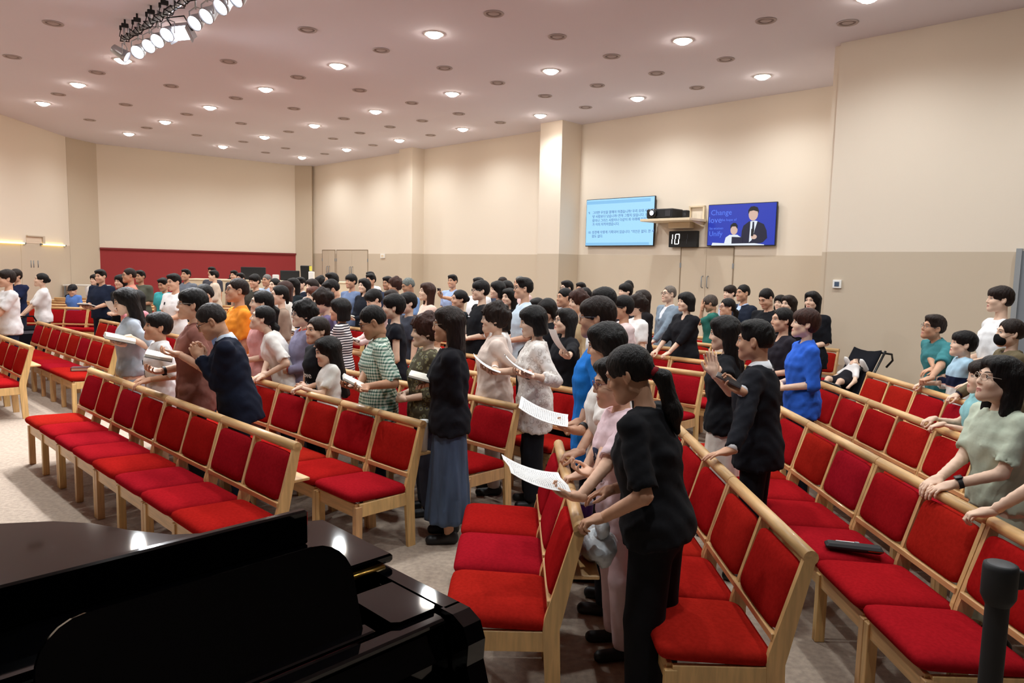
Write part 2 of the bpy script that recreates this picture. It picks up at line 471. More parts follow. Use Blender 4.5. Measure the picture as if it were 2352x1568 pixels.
for n, (p, x, y) in enumerate(dps):
    xy = np.array([p.x, p.y])
    # described by the band of the ceiling it sits in and its order there
    r = thing('air_diffuser', '', 'diffuser', (p.x, p.y, CEIL-.002), 0, 'round ceiling air diffusers')
    band = int(np.clip((xy@U)//2.0, 0, 9)); names_used.setdefault(band, []).append((xy@V, r))
    obj('outer_ring', DF1, r); obj('slot_ring', DF2, r); obj('centre_cone', DF3, r)
bn_ = sorted(names_used)
for bi, b in enumerate(bn_):
    for k, (tt, r) in enumerate(sorted(names_used[b], key=lambda q: q[0])):
        r['label'] = 'round grey air diffuser, %s from the right in the %s ceiling band from the stage' % (ORD[k], ORD[bi])

# ------------------------------------------------------------------ stage lighting bar
STG = mat('stage_lamp_glow', '#f4f7ff', emit='#e8f0ff', estr=30)
ALU = mat('aluminium', '#b9bcc2', rough=.35, metal=.8)
tA, tB = at_ceiling(282, 118, CEIL-.30), at_ceiling(600, -70, CEIL-.30)
tA.z = tB.z = CEIL-.14
td = (tB-tA).normalized()
truss = thing('lighting_bar', 'long grey lighting bar hung under the ceiling with coiled black cable', 'lighting bar', tuple(tA))
mb = MB(); mb.tube([(0, 0, 0), tuple(tB-tA)], .03, 8); mb.build('pipe', ALU, truss)
mb = MB(); Lb = (tB-tA).length; sd = Vector((-td.y, td.x, 0)); N_ = int(Lb*26)
mb.tube([tuple(td*(i/26*1.0)+(sd*math.cos(i*1.9)+Vector((0, 0, math.sin(i*1.9))))*(.055+.012*math.sin(i*.7))) for i in range(N_)], .010, 5)
mb.build('cable', MBLACK, truss)
for k in range(5):
    q = td*(Lb*(k+.3)/5); MB().tube([tuple(q), tuple(q+Vector((0, 0, .14)))], .012, 6).build('hanger', ALU, truss)
CAN_PX = [(318,118),(344,104),(364,92),(386,78),(450,51),(477,35),(510,14),(545,-5)]
aim = Vector((-6.2, 4.2, 0))
CANN = ['lowest', 'second', 'third', 'fourth', 'fifth', 'sixth', 'seventh', 'eighth']
def par_can(p, label, big=1., grp='stage spotlights'):
    r = thing('stage_spotlight', label, 'spotlight', tuple(p), 0, grp)
    d = (aim-p).normalized(); q = d.to_track_quat('Z', 'Y')
    r.rotation_mode = 'QUATERNION'; r.rotation_quaternion = q
    MB().lathe([(.02, -.2), (.06, -.18), (.068, -.1), (.092*big, -.02), (.098*big, .04), (.092*big, .04), (.088*big, .0)], n=18).build('housing', ALU, r)
    MB().lathe([(.001, .012), (.055, .008), (.09*big, .0)], n=18).build('lens', STG, r)
    yk = MB(); up = q.inverted() @ Vector((0, 0, 1))
    a = Vector((1, 0, 0)); a = (a-up*a.dot(up)).normalized()
    yk.tube([tuple(a*.105), tuple(a*.105+up*.14), tuple(up*.18), tuple(-a*.105+up*.14), tuple(-a*.105)], .009, 5); yk.build('yoke', ALU, r); MB().tube([tuple(up*.15), tuple(up*(CEIL-p.z))], .012, 6).build('hanger', ALU, r)
    l = bpy.data.lights.new('stage_beam', 'SPOT'); l.energy = STAGE_W; l.spot_size = math.radians(110); l.spot_blend = 1.0; l.shadow_soft_size = .1; l.color = (.93, .96, 1)
    o = bpy.data.objects.new('stage_beam', l); COL.objects.link(o); o.parent = r; o.location = (0, 0, .08); o.rotation_euler = (math.pi, 0, 0)
    return r
for k, (x, y) in enumerate(CAN_PX):
    par_can(at_ceiling(x, y, CEIL-.38), 'lit white stage spotlight, %s along the ceiling bar from its lower left end' % (CANN[k] if k else 'first'))
# open-faced lamp at the lower end of the bar, seen from the side
p = at_ceiling(287, 128, CEIL-.40)
aim_keep = aim; aim = p+Vector((1.2, .25, -.75))
r = par_can(p, 'clear open-faced stage lamp at the lower left end of the bar', .9, None)
aim = aim_keep
# flat flood panel in the middle of the bar
p = at_ceiling(418, 76, CEIL-.36)
r = thing('flood_panel', 'white square flood lamp with barn doors in the middle of the lighting bar', 'spotlight', tuple(p))
r.rotation_mode = 'QUATERNION'; r.rotation_quaternion = (aim-p).normalized().to_track_quat('Z', 'Y')
MB().box((0, 0, -.05), (.26, .2, .1), ch=.01).build('housing', ALU, r)
MB().box((0, 0, .005), (.23, .17, .012)).build('lens', STG, r)
for sx in (-1, 1): MB().box((sx*.15, 0, .05), (.01, .2, .1), rot=Matrix.Rotation(sx*.4, 3, 'Y')).build('barn_door', ALU, r)
MB().tube([(-.14, 0, -.05), (-.14, .2, -.02), (.14, .2, -.02), (.14, 0, -.05)], .01, 5).build('yoke', MBLACK, r)
CL = [(287, 62), (315, 49), (347, 31), (378, 10)]
for k, (x, y) in enumerate(CL):
    p = at_ceiling(x, y, CEIL-.1)
    r = thing('ceiling_clamp', 'small black ceiling clamp with hanging cable, %s above the lighting bar from the left' % ORD[k], 'clamp', tuple(p), .5, 'black ceiling clamps')
    MB().box((0, 0, .02), (.09, .055, .05), ch=.006).build('body', MBLACK, r)
    MB().box((0, 0, .07), (.025, .025, .06)).build('bracket', MBLACK, r)
    MB().box((-.055, .0, -.02), (.03, .04, .06), ch=.006).build('clamp_jaw', MBLACK, r)
    MB().tube([(-.055, 0, -.05), (-.07, .02, -.13), (-.02, .0, -.17), (.05, 0, -.16), (.07, 0, -.08)], .006, 5).build('cable', MBLACK, r)

# ------------------------------------------------------------------ screens, projector and clock on the rear wall
def on_rear(t, z, dep): return Vector((*st(SW-dep, t), z))
RZW = AX-math.pi/2            # local +x runs along -V (to the right in view), local -y faces the hall
def rear_thing(name, label, cat, t, z, dep=0., group=None):
    return thing(name, label, cat, tuple(on_rear(t, z, dep)), RZW, group)
# local axes for rear things: x = -V (right), y = +U (into the wall), z up
def emat(name, col, s=1.0, base='#050505'): return mat(name, base, rough=.4, emit=col, estr=s)
def text(name, body, size, loc, m, parent, rot=(math.pi/2, 0, 0), align='LEFT', ext=.001):
    c = bpy.data.curves.new(name, 'FONT'); c.body = body; c.size = size; c.align_x = align; c.extrude = ext; c.resolution_u = 2
    c.materials.append(m)
    tmp = bpy.data.objects.new(name+'_curve', c); TEXTCOL.objects.link(tmp)
    o = bpy.data.objects.new(name, bpy.data.meshes.new(name)); COL.objects.link(o); o.parent = parent; o.location = loc; o.rotation_euler = rot
    TEXTS.append((tmp, o)); return o
WARP = {}
TEXTS = []; TEXTCOL = bpy.data.collections.new('lettering')
def finish_texts():
    # letters become plain meshes; they are evaluated in a scene of their own so that this stays quick
    sc = bpy.data.scenes.new('lettering'); sc.collection.children.link(TEXTCOL)
    dg = sc.view_layers[0].depsgraph if hasattr(sc.view_layers[0], 'depsgraph') else None
    with bpy.context.temp_override(scene=sc, view_layer=sc.view_layers[0]):
        dg = bpy.context.evaluated_depsgraph_get()
        for tmp, o in TEXTS: o.data = bpy.data.meshes.new_from_object(tmp.evaluated_get(dg)); o.data.name = o.name
    for tmp, o in TEXTS:
        if o.name in WARP:
            for v_ in o.data.vertices: v_.co = Vector(WARP[o.name](v_.co))
        bpy.data.objects.remove(tmp)
    bpy.data.scenes.remove(sc); bpy.data.collections.remove(TEXTCOL)
def television(label, t0, t1, z0, z1, m):
    r = rear_thing('wall_television', label, 'television', (t0+t1)/2, (z0+z1)/2, .09)
    w, hh = t0-t1, z1-z0
    MB().box((0, .02, 0), (w, .04, hh), ch=.006).build('housing', BLACK, r)
    MB().box((0, -.003, .004), (w-.03, .008, hh-.035)).build('screen', m, r)
    MB().box((0, .065, 0), (.5, .06, .3)).build('wall_mount', MBLACK, r)
    return r, w, hh
tv1, w, hh = television('large wall television showing pale blue Korean scripture slide', 10.56, 8.71, 2.445, 3.505, emat('slide_blue', '#a5dcff', 1.1))
TXT = emat('slide_text', '#3f68b8', .7)
lines = ['그러면 무엇을 말해야 하겠습니까? 우리 유대 사람이 이', '방 사람보다 낫습니까? 전혀 그렇지 않습니다. 유대 사', '람이나 그리스 사람이나 다같이 죄 아래에 있음을 우리', '가 이미 지적하였습니다.']
for i, s_ in enumerate(lines): text('slide_line', s_, .076, (-.735, -.009, .20-.088*i), TXT, tv1)
text('slide_line', '9.', .076, (-.85, -.009, .20), TXT, tv1)
for i, s_ in enumerate(['성경에 이렇게 기록되어 있습니다. "의인은 없다. 한 사', '람도 없다.']): text('slide_line', s_, .076, (-.735, -.009, -.24-.088*i), TXT, tv1)
text('slide_line', '10.', .076, (-.85, -.009, -.24), TXT, tv1)
MB().box((-.05, -.0075, .45), (w-.12, .002, .07)).build('slide_header', emat('slide_band', '#8ccaf5', 1.0), tv1)
MB().box((-.05, -.0075, -.475), (w-.12, .002, .055)).build('slide_footer', emat('slide_band', '#8ccaf5', 1.0), tv1)
tv2, w, hh = television('smaller wall television showing a blue stage picture with two figures', 7.45, 6.03, 2.435, 3.255, emat('stage_blue', '#1f3fd0', .75))
TW = emat('word_blue', '#5c86ff', .9)
for s_, sz, x, z in (('Change', .15, -.65, .20), ('love', .17, -.69, .05), ('the hope of', .07, -.42, .08), ('Unify', .14, -.67, -.21), ('be women', .07, -.66, -.08)):
    text('screen_word', s_, sz, (x, -.009, z), TW, tv2)
SKINE = emat('screen_skin', '#f2cdbb', .8); SUITE = emat('screen_suit', '#141a4a', .45); WHE = emat('screen_white', '#eef6ff', .95); HAIRE = emat('screen_hair', '#0a0a18', .3)
def flat(par, poly, m, y=-.008, nm='screen_figure'): return MB().prism(poly, y-.0012, y, axis='y').build(nm, m, par)
ell = lambda cx, cz, a, b, n=16: [(cx+a*math.cos(2*math.pi*i/n), cz+b*math.sin(2*math.pi*i/n)) for i in range(n)]
flat(tv2, [(.02, -.36), (.03, -.12), (.06, -.02), (.17, .06), (.33, .06), (.47, 0), (.53, -.12), (.55, -.26), (.47, -.34), (.4, -.36)], SUITE)
flat(tv2, [(.19, -.34), (.2, .06), (.29, .07), (.34, .06), (.24, -.3)], WHE, -.0095)
flat(tv2, [(.235, -.2), (.245, .05), (.275, .05), (.285, -.12), (.255, -.24)], SUITE, -.011, 'screen_tie')
flat(tv2, ell(.25, .19, .095, .12), SKINE, -.0095)
flat(tv2, [(.15, .19), (.145, .27), (.19, .335), (.26, .345), (.33, .32), (.36, .25), (.35, .19), (.335, .24), (.25, .265), (.175, .25)], HAIRE, -.011, 'screen_hair')
flat(tv2, ell(.285, -.235, .06, .045), SKINE, -.011); flat(tv2, [(.225, -.22), (.225, -.09), (.255, -.07), (.285, -.09), (.27, -.22)], HAIRE, -.0125, 'screen_microphone')
flat(tv2, [(-.33, -.36), (-.3, -.24), (-.22, -.19), (-.06, -.19), (.02, -.24), (.05, -.36)], WHE, -.0095)
flat(tv2, ell(-.13, -.10, .075, .09), SKINE, -.011)
flat(tv2, [(-.21, -.08), (-.205, .0), (-.15, .04), (-.1, .035), (-.06, -.01), (-.06, -.08), (-.1, -.03), (-.17, -.03)], HAIRE, -.0125, 'screen_hair')
flat(tv2, [(-.17, -.37), (-.17, -.23), (.06, -.24), (.06, -.37)], SUITE, -.0125, 'screen_laptop')
flat(tv2, [(-.6, -.395), (-.58, -.34), (-.17, -.36), (.3, -.355), (.5, -.38), (.5, -.395)], WHE, -.0135, 'screen_table')
# digital clock
ck = rear_thing('digital_clock', 'black digital clock showing white digits under the projector shelf', 'clock', 8.0, 2.585, .06)
MB().box((0, 0, 0), (.66, .09, .33), ch=.008).build('case', MBLACK, ck)
LED = emat('led_white', '#ffffff', 3); DIM = emat('led_dim', '#3a3a44', .3)
def digit(par, ch, x, m, hgt=.2):
    seg = {'1': 'bc', '0': 'abcdef'}[ch]; w2 = .045; h2 = hgt/2
    S = {'a': ((0, h2*2), (w2*2, .015)), 'b': ((w2, h2*1.5), (.015, h2)), 'c': ((w2, h2*.5), (.015, h2)), 'd': ((0, 0), (w2*2, .015)), 'e': ((-w2, h2*.5), (.015, h2)), 'f': ((-w2, h2*1.5), (.015, h2))}
    mb = MB()
    for k in seg: (cx, cz), (a, b) = S[k]; mb.box((x+cx+(cz-h2)*.12, -.047, cz-h2), (a*.95, .004, b*.9))
    mb.build('digit', m, par)
digit(ck, '1', -.29, LED); digit(ck, '0', -.13, LED); digit(ck, '1', .06, DIM)
# projector on its wall shelf
sh = rear_thing('projector_shelf', 'cream wooden wall shelf on a bracket holding the projector', 'shelf', 8.1, 2.95, 0)
CREAM = mat('cream_wood', '#e6d3b4', rough=.5)
MB().box((0, -.34, 0), (1.15, .66, .05), ch=.005).build('board', CREAM, sh)
MB().box((.05, -.1, -.085), (.5, .18, .115), ch=.005).build('bracket', CREAM, sh)
MB().prism([(-.5, -.027), (-.01, -.027), (-.01, -.13)], .50, .525).build('brace', CREAM, sh)
for x in (.2, .52): MB().box((x, -.03, .14), (.03, .05, .32)).build('upright', CREAM, sh)
MB().box((.36, -.03, .29), (.35, .05, .03)).build('crossbar', CREAM, sh)
pj = rear_thing('projector', 'black projector with a glowing round lens on the wall shelf', 'projector', 8.27, 3.081, .38)
MB().box((0, 0, 0), (.62, .42, .19), ch=.02).build('body', MBLACK, pj)
MB().lathe([(.02, -.05), (.08, -.05), (.09, 0), (.09, .06)], c=(-.14, -.23, .01), n=18, axis='y').build('lens_barrel', BLACK, pj)
MB().lathe([(.001, -.012), (.045, -.01), (.05, 0)], c=(-.14, -.272, .01), n=16, axis='y').build('lens', emat('projector_beam', '#dfe9ff', 6), pj)
MB().box((.2, -.213, 0), (.12, .006, .12)).build('vent', DGREY, pj)
for x in (-.24, .24): MB().box((x, -.1, -.1), (.04, .04, .02)).build('foot', DGREY, pj)
sp_ = rear_thing('small_speaker', 'small black speaker box beside the projector on the shelf', 'speaker', 7.83, 3.062, .30)
MB().box((0, 0, 0), (.1, .12, .17), ch=.008).build('cabinet', MBLACK, sp_); MB().lathe([(.001, -.003), (.035, 0)], c=(0, -.062, 0), n=12, axis='y').build('cone', DGREY, sp_)
# small wall fittings
def wall_box(name, label, cat, p, rz, w, hgt, inner):
    r = thing(name, label, cat, tuple(p), rz)
    MB().box((0, 0, 0), (w, .03, hgt), ch=.004).build('case', WHITE, r)
    MB().box((0, -.017, 0), (w*.55, .006, hgt*.55)).build('display', inner, r)
wall_box('thermostat', 'square white wall thermostat on the near right wall', 'thermostat', (*st(SN-.015, 4.02), 1.79), RZW, .12, .12, mat('lcd_grey', '#4a5a70', rough=.3))
wall_box('wall_switch', 'small white switch plate beside the rear column', 'switch', (*st(SW-.015, 11.79), 1.81), RZW, .09, .09, DGREY)
wall_box('door_sign', 'small cream framed sign beside the far door', 'sign', (*st(SW-.015, 18.58), 2.19), RZW, .22, .13, CREAM)
# left wall: warm strip lights and niche
for nm, a, b, lab in (('strip_light', -1.5, 2.75, 'long warm strip light on the left wall, cut by the frame'), ('strip_light', 3.0, 0, '')): pass
def left_pt(y, z, dep): 
    k = (LWa[1]-y)/(LWa[1]-LWb[1]); p = LWa+(LWb-LWa)*k
    n = np.array([ld[1]*-1, ld[0]]); n = n if n[0] > 0 else -n
    q = p+n*dep; return Vector((q[0], q[1], z))
WARM = mat('warm_strip', '#fff0c0', emit='#ffe38a', estr=4)
for y0, y1, lab in ((15.2, 18.0, 'warm yellow strip light on the left wall running out of frame'), (18.82, 19.95, 'short warm yellow strip light between niche and pilaster')):
    a, b = left_pt(y0, DZ, .03), left_pt(y1, DZ, .03)
    r = thing('strip_light', lab, 'strip light', tuple(a))
    MB().tube([(0, 0, 0), tuple(b-a)], .022, 6).build('tube', WARM, r)
    e = (b-a).normalized()
    MB().tube([tuple(b-a), tuple(b-a+e*.06)], .026, 6).build('end_cap', GREYM, r)
    MB().tube([tuple(-e*.06), (0, 0, 0)], .026, 6).build('end_cap', GREYM, r)
n_ = struct(obj('trim_5', None))
a, b = left_pt(18.2, 2.27, .0), left_pt(18.9, 2.27, .0)
for nm, z0, z1, y0, y1, m in (('niche_head', 2.44, 2.47, 18.15, 18.95, PILA), ('niche_jamb', 2.27, 2.44, 18.85, 18.95, PILA), ('niche_panel', 2.27, 2.44, 18.15, 18.85, mat('pale_niche', '#e2cdb6', rough=.8))):
    a, b = left_pt(y0, 0, .0), left_pt(y1, 0, .0); n2 = left_pt(y0, 0, .045)-a if nm != 'niche_panel' else left_pt(y0, 0, .008)-a
    MB().prism([tuple(a.xy), tuple(b.xy), tuple((b+n2).xy), tuple((a+n2).xy)], z0, z1, axis='z').build(nm, m, n_)
d5 = struct(obj('door_5', None))
for y in (18.3, 18.42, 18.62):
    a = left_pt(y, 1.66, .012); b = left_pt(y, 1.84, .012); MB().tube([tuple(a), tuple(b)], .012, 5).build('handle', GREYM, d5)
a, b = left_pt(17.9, 0, .0), left_pt(19.0, 0, .0); n2 = left_pt(17.9, 0, .008)-a
MB().prism([tuple(a.xy), tuple(b.xy), tuple((b+n2).xy), tuple((a+n2).xy)], .01, 2.24, axis='z').build('door_leaf', DADO, d5)
# ------------------------------------------------------------------ grand piano (local x = along the keyboard to the right, y = towards the tail)
pn = thing('grand_piano', 'glossy black grand piano with its lid closed behind the raised music desk', 'piano', (0, 0, 0), AX)
XR, XL, YF = 1.31, -.19, 1.38
curve = [(1.31, 2.22), (1.16, 2.27), (1.0, 2.32), (.87, 2.41), (.78, 2.55), (.71, 2.70), (.62, 2.81), (.5, 2.89), (.35, 2.98), (.15, 3.04), (-.05, 3.0), (-.16, 2.9), (-.19, 2.75)]
outer = [(XR, 1.46)]+curve+[(XL, 1.46)]
cx, cy = .56, 2.1
inner = [(cx+(x-cx)*.93, cy+(y-cy)*.94 if y > 1.5 else y) for x, y in outer]
mb = MB(); n = len(outer)
vs = [(x, y, .70) for x, y in outer]+[(x, y, .985) for x, y in outer]+[(x, y, .985) for x, y in inner]+[(x, y, .70) for x, y in inner]
fs = []
for a in range(3):
    for i in range(n-1): fs.append((a*n+i, a*n+i+1, (a+1)*n+i+1, (a+1)*n+i))
fs += [(0, n, 2*n, 3*n), (n-1, 2*n-1, 3*n-1, 4*n-1)]
mb.add(vs, fs); mb.build('rim', LACQ, pn)
MB().prism(inner, .70, .74, axis='z').build('soundboard', mat('dark_soundboard', '#1a0d08', rough=.5), pn)
# arms at both ends of the keyboard with a swept front
arm = [(1.47, .985), (1.42, .985), (1.375, .965), (1.355, .92), (1.36, .86), (1.34, .80), (1.27, .75), (1.2, .70), (1.47, .70)]
for x0, x1 in ((XR-.062, XR), (XL, XL+.062)): MB().prism(arm, x0, x1).build('arm', LACQ, pn)
MB().box((.56, 1.33, .67), (1.5, .36, .06), ch=.008).build('key_bed', LACQ, pn)
for x0, x1 in ((XR-.15, XR-.064), (XL+.064, XL+.15)): MB().box(((x0+x1)/2, 1.33, .735), (x1-x0, .2, .07), ch=.008).build('key_block', LACQ, pn)
wk = MB()
for k in range(52):
    x = XL+.155+k*(1.19/52); wk.box((x+.0114, 1.325, .735), (.0218, .17, .02))
wk.build('white_keys', mat('ivory_keys', '#efe9da', rough=.25), pn)['kind'] = 'stuff'
bk = MB()
for k in range(51):
    if k % 7 in (2, 6): continue
    x = XL+.155+(k+1)*(1.19/52); bk.box((x, 1.36, .752), (.011, .1, .018))
bk.build('black_keys', BLACK, pn)['kind'] = 'stuff'
MB().prism([(1.42, .745), (1.43, .86), (1.455, .935), (1.48, .95), (1.5, .945), (1.48, .745)], XL+.07, XR-.07).build('fallboard', LACQ, pn)
MB().box((.56, 1.462, .962), (1.36, .05, .02), ch=.006).build('name_board', LACQ, pn)
# lid: fixed rear part, folded front flap stood on it
lid = [(XR+.015, 1.80), (XR+.02, 2.21)]+[(x+.015, y+.01) for x, y in curve[1:-1]]+[(XL-.015, 2.75), (XL-.015, 1.80)]
mb = MB(); m = len(lid); ccx, ccy = .5, 2.25
vs = []
for z, k in ((.995, .992), (1.003, 1.), (1.016, 1.), (1.023, .992)): vs += [(ccx+(x-ccx)*k, ccy+(y-ccy)*k, z) for x, y in lid]
fs = [tuple(range(m-1, -1, -1)), tuple(range(3*m, 4*m))]
for a in range(3):
    for i in range(m): fs.append((a*m+i, a*m+(i+1) % m, (a+1)*m+(i+1) % m, (a+1)*m+i))
mb.add(vs, fs); mb.build('lid', LACQ, pn)
MB().box((.49, 2.06, 1.08), (1.36, .03, .115), ch=.006).build('folded_flap', LACQ, pn)
hg = MB(); hg.box((1.21, 1.815, .984), (.17, .02, .02), ch=.004); hg.tube([(1.13, 1.803, .985), (1.295, 1.803, .985)], .009, 8)
hg.build('hinge', BRASS, pn)
for x in (.2, .75): MB().box((x, 2.088, 1.027), (.10, .025, .006)).build('flap_hinge', BRASS, pn)
# music desk: one tilted panel with rounded upper corners
def rrect(w, hh, r, n=6):
    P = [(-w/2, 0), (w/2, 0)]
    for k in range(n+1): a = math.pi/2*k/n; P.append((w/2-r+r*math.cos(a), hh-r+r*math.sin(a)))
    for k in range(n+1): a = math.pi/2+math.pi/2*k/n; P.append((-w/2+r+r*math.cos(a), hh-r+r*math.sin(a)))
    return P
dk = MB().prism(rrect(.72, .245, .1), -.008, .008, axis='y').build('music_desk', LACQ, pn)
dk.location = (.672, 1.535, .972); dk.rotation_euler = (-math.radians(18), 0, 0)
MB().box((.672, 1.525, .972), (.76, .05, .016), ch=.004).build('desk_ledge', LACQ, pn)
shp = [(1.10, 1.50), (1.12, 1.485), (1.235, 1.485), (1.25, 1.50), (1.25, 1.70), (1.10, 1.70)]
MB().prism(shp, .972, .984, axis='z').build('side_shelf', LACQ, pn)
shp2 = [(.08-(x-1.04), y) for x, y in shp]
MB().prism([(x+.02, y) for x, y in shp2[::-1]], .972, .984, axis='z').build('side_shelf', LACQ, pn)
MB().box((.9, 1.60, .80), (.5, .12, .03), ch=.004).build('felt_strip', mat('red_felt', '#5a1018', rough=.9), pn)
MB().tube([(1.262, 1.72, .95), (1.262, 1.80, .95)], .006, 6).build('lid_pin', CHROME, pn)
for x, y in ((1.15, 1.5), (-.03, 1.5), (.2, 2.75)):
    lg = MB().lathe([(.05, 0), (.05, .03), (.035, .06), (.045, .3), (.06, .62), (.07, .70)], c=(x, y, 0), n=12); lg.build('leg', LACQ, pn)

# ------------------------------------------------------------------ barrier post
sp = thing('barrier_post', 'matt black retractable barrier post standing before the right block', 'barrier post', (1.665, 2.35, 0))
MB().lathe([(.001, .03), (.06, .03), (.17, .018), (.175, 0), (.001, 0)], n=24).build('base', MBLACK, sp)
MB().lathe([(.036, .03), (.036, .86)], n=18).build('pole', MBLACK, sp)
MB().lathe([(.038, .83), (.046, .845), (.053, .86), (.053, .955), (.051, .97), (.044, .974), (.001, .974)], n=20).build('belt_head', MBLACK, sp)
MB().box((.061, .0, .92), (.025, .035, .065), ch=.004).build('belt_clip', MBLACK, sp)
MB().lathe([(.001, .9745), (.04, .9745), (.045, .972)], n=20).build('cap', DGREY, sp)

# ------------------------------------------------------------------ pushchair and its surroundings
RZP = math.radians(200)
ps = thing('pushchair', 'black folding pushchair with white liner parked at the right wall', 'pushchair', (4.06, 8.72, 0), math.radians(114))
FAB = mat('black_fabric', '#15151b', rough=.9, spec=.1, bump=.2, bscale=200)
def slab(pts_l, pts_r, th, name, m, par):
    """padded sheet between two edge polylines"""
    mb = MB(); n = len(pts_l); vs = []; fs = []
    for a, b in zip(pts_l, pts_r):
        for k in range(5):
            q = Vector(a).lerp(Vector(b), k/4); q.z -= .03*math.sin(math.pi*k/4); vs.append(tuple(q))
    N0 = len(vs); vs += [(x, y, z-th) for x, y, z in vs]
    for i in range(n-1):
        for k in range(4):
            a = i*5+k; fs.append((a, a+1, a+6, a+5)); fs.append((N0+a+5, N0+a+6, N0+a+1, N0+a))
    for i in range(n-1):
        fs.append((i*5, i*5+5, N0+i*5+5, N0+i*5)); fs.append((i*5+4, N0+i*5+4, N0+i*5+9, i*5+9))
    e = (n-1)*5
    for k in range(4): fs.append((k, N0+k, N0+k+1, k+1)); fs.append((e+k, e+k+1, N0+e+k+1, N0+e+k))
    mb.add(vs, fs, 0, True); return mb.build(name, m, par)
prof = [(.0, -.36, 1.03), (0, -.22, .80), (0, -.08, .58), (0, .0, .50), (0, .16, .52), (0, .28, .54), (0, .34, .40)]
slab([(-.2, y, z) for _, y, z in prof], [(.2, y, z) for _, y, z in prof], .04, 'seat_sling', FAB, ps)
LIN = mat('white_liner', '#ece8e4', rough=.9)
for sx in (-1, 1):
    vs, fs = superbox(.04, .10, .035, e=.6, nu=12, nv=6)
    MB().add([(x+sx*.115, y*.7-.19, z+y*.9+.82) for x, y, z in vs], fs, 0, True).build('head_cushion', LIN, ps)
    MB().tube([(sx*.22, -.40, 1.02), (sx*.22, -.1, .55), (sx*.22, .3, .12)], .014, 8).build('frame_tube', BLACK, ps)
    MB().tube([(sx*.22, .25, .5), (sx*.22, -.05, .45), (sx*.22, -.32, .12)], .014, 8).build('frame_tube', BLACK, ps)
    MB().tube([(sx*.2, -.36, 1.0), (sx*.23, -.5, .98), (sx*.2, -.56, .9), (sx*.2, -.46, .82)], .013, 8).build('handle', BLACK, ps)
    for y in (.3, -.32):
        for dx in (-.03, .03): MB().lathe([(.04, -.012), (.075, -.012), (.08, 0), (.075, .012), (.04, .012)], c=(sx*.22+dx, y, .08), n=14, axis='x').build('wheel', MBLACK, ps)
    MB().tube([(sx*.1, -.2, .85), (sx*.09, -.1, .72), (sx*.03, -.03, .66)], .012, 6).build('strap', MBLACK, ps)
MB().tube([(-.22, .25, .5), (-.2, .3, .62), (0, .32, .65), (.2, .3, .62), (.22, .25, .5)], .015, 8).build('bumper_bar', BLACK, ps)
MB().box((0, .44, .40), (.34, .2, .03), ch=.01).build('footrest', BLACK, ps)
MB().box((0, -.02, .30), (.36, .4, .16), ch=.03).build('basket', FAB, ps)

# ------------------------------------------------------------------ things lying on the chairs
def on_seat(name, label, cat, x, y, z, rz): return thing(name, label, cat, (x, y, z), rz)
SEAT_Z = .472
pc = on_seat('eyeglass_pouch', 'long black pouch lying on a red seat in the right block', 'pouch', 1.84, 3.715, SEAT_Z, -.27)
MB().box((0, 0, .018), (.28, .075, .034), ch=.012).build('body', MBLACK, pc); MB().box((.1, -.0385, .018), (.07, .002, .004)).build('zip', BRASS, pc)
cdv = on_seat('white_card', 'small folded white card lying behind the black pouch', 'card', 1.84, 3.80, SEAT_Z, -.25)
MB().box((0, 0, .006), (.10, .045, .010), ch=.002).build('card', PAPER, cdv); MB().box((.055, 0, .009), (.025, .03, .016), ch=.003).build('clip', GREYM, cdv)
bb = on_seat('brown_bag', 'open brown paper bag on the seat behind the blue-shirted woman', 'bag', 2.83, 6.95, SEAT_Z, .5)
BRN = mat('brown_bag', '#6a5138', rough=.9, var=.2, vscale=14, bump=.5, bscale=20)
mb = MB(); ring = lambda k, z, w, d: [((w+.012*math.sin(i*2.3+k))*math.cos(a), (d+.012*math.cos(i*1.7+k))*math.sin(a), z) for i, a in enumerate(np.linspace(0, 2*math.pi, 17)[:-1])]
vs = sum([ring(k, z, w, d) for k, (z, w, d) in enumerate([(0, .12, .07), (.08, .14, .085), (.16, .135, .08), (.22, .14, .075), (.225, .13, .068), (.16, .125, .07), (.02, .11, .06)])], [])
fs = [(k*16+i, k*16+(i+1) % 16, (k+1)*16+(i+1) % 16, (k+1)*16+i) for k in range(6) for i in range(16)]+[tuple(range(15, -1, -1))]
mb.add(vs, fs, 0, True); mb.build('sack', BRN, bb)
MB().tube([(-.1, .0, .2), (-.06, .02, .245), (.05, .02, .24), (.1, 0, .2)], .006, 5).build('handle', BRN, bb)
bk_ = on_seat('closed_book', 'thick dark red closed book lying on an empty seat across the aisle', 'book', -5.62, 9.33, SEAT_Z, .35)
COVR = mat('maroon_cover', '#4a1f24', rough=.6)
MB().box((0, 0, .003), (.2, .14, .005)).build('cover', COVR, bk_); MB().box((0, 0, .042), (.2, .14, .005)).build('cover', COVR, bk_)
MB().box((.002, 0, .0225), (.19, .132, .036)).build('pages', mat('page_block', '#cbb79a', rough=.8), bk_); MB().box((-.1, 0, .0225), (.006, .14, .043)).build('spine', COVR, bk_)
pb = thing('plastic_bag', 'crumpled white plastic bag on the shelf behind the short row', 'bag', (.40, 3.12, .636), .2)
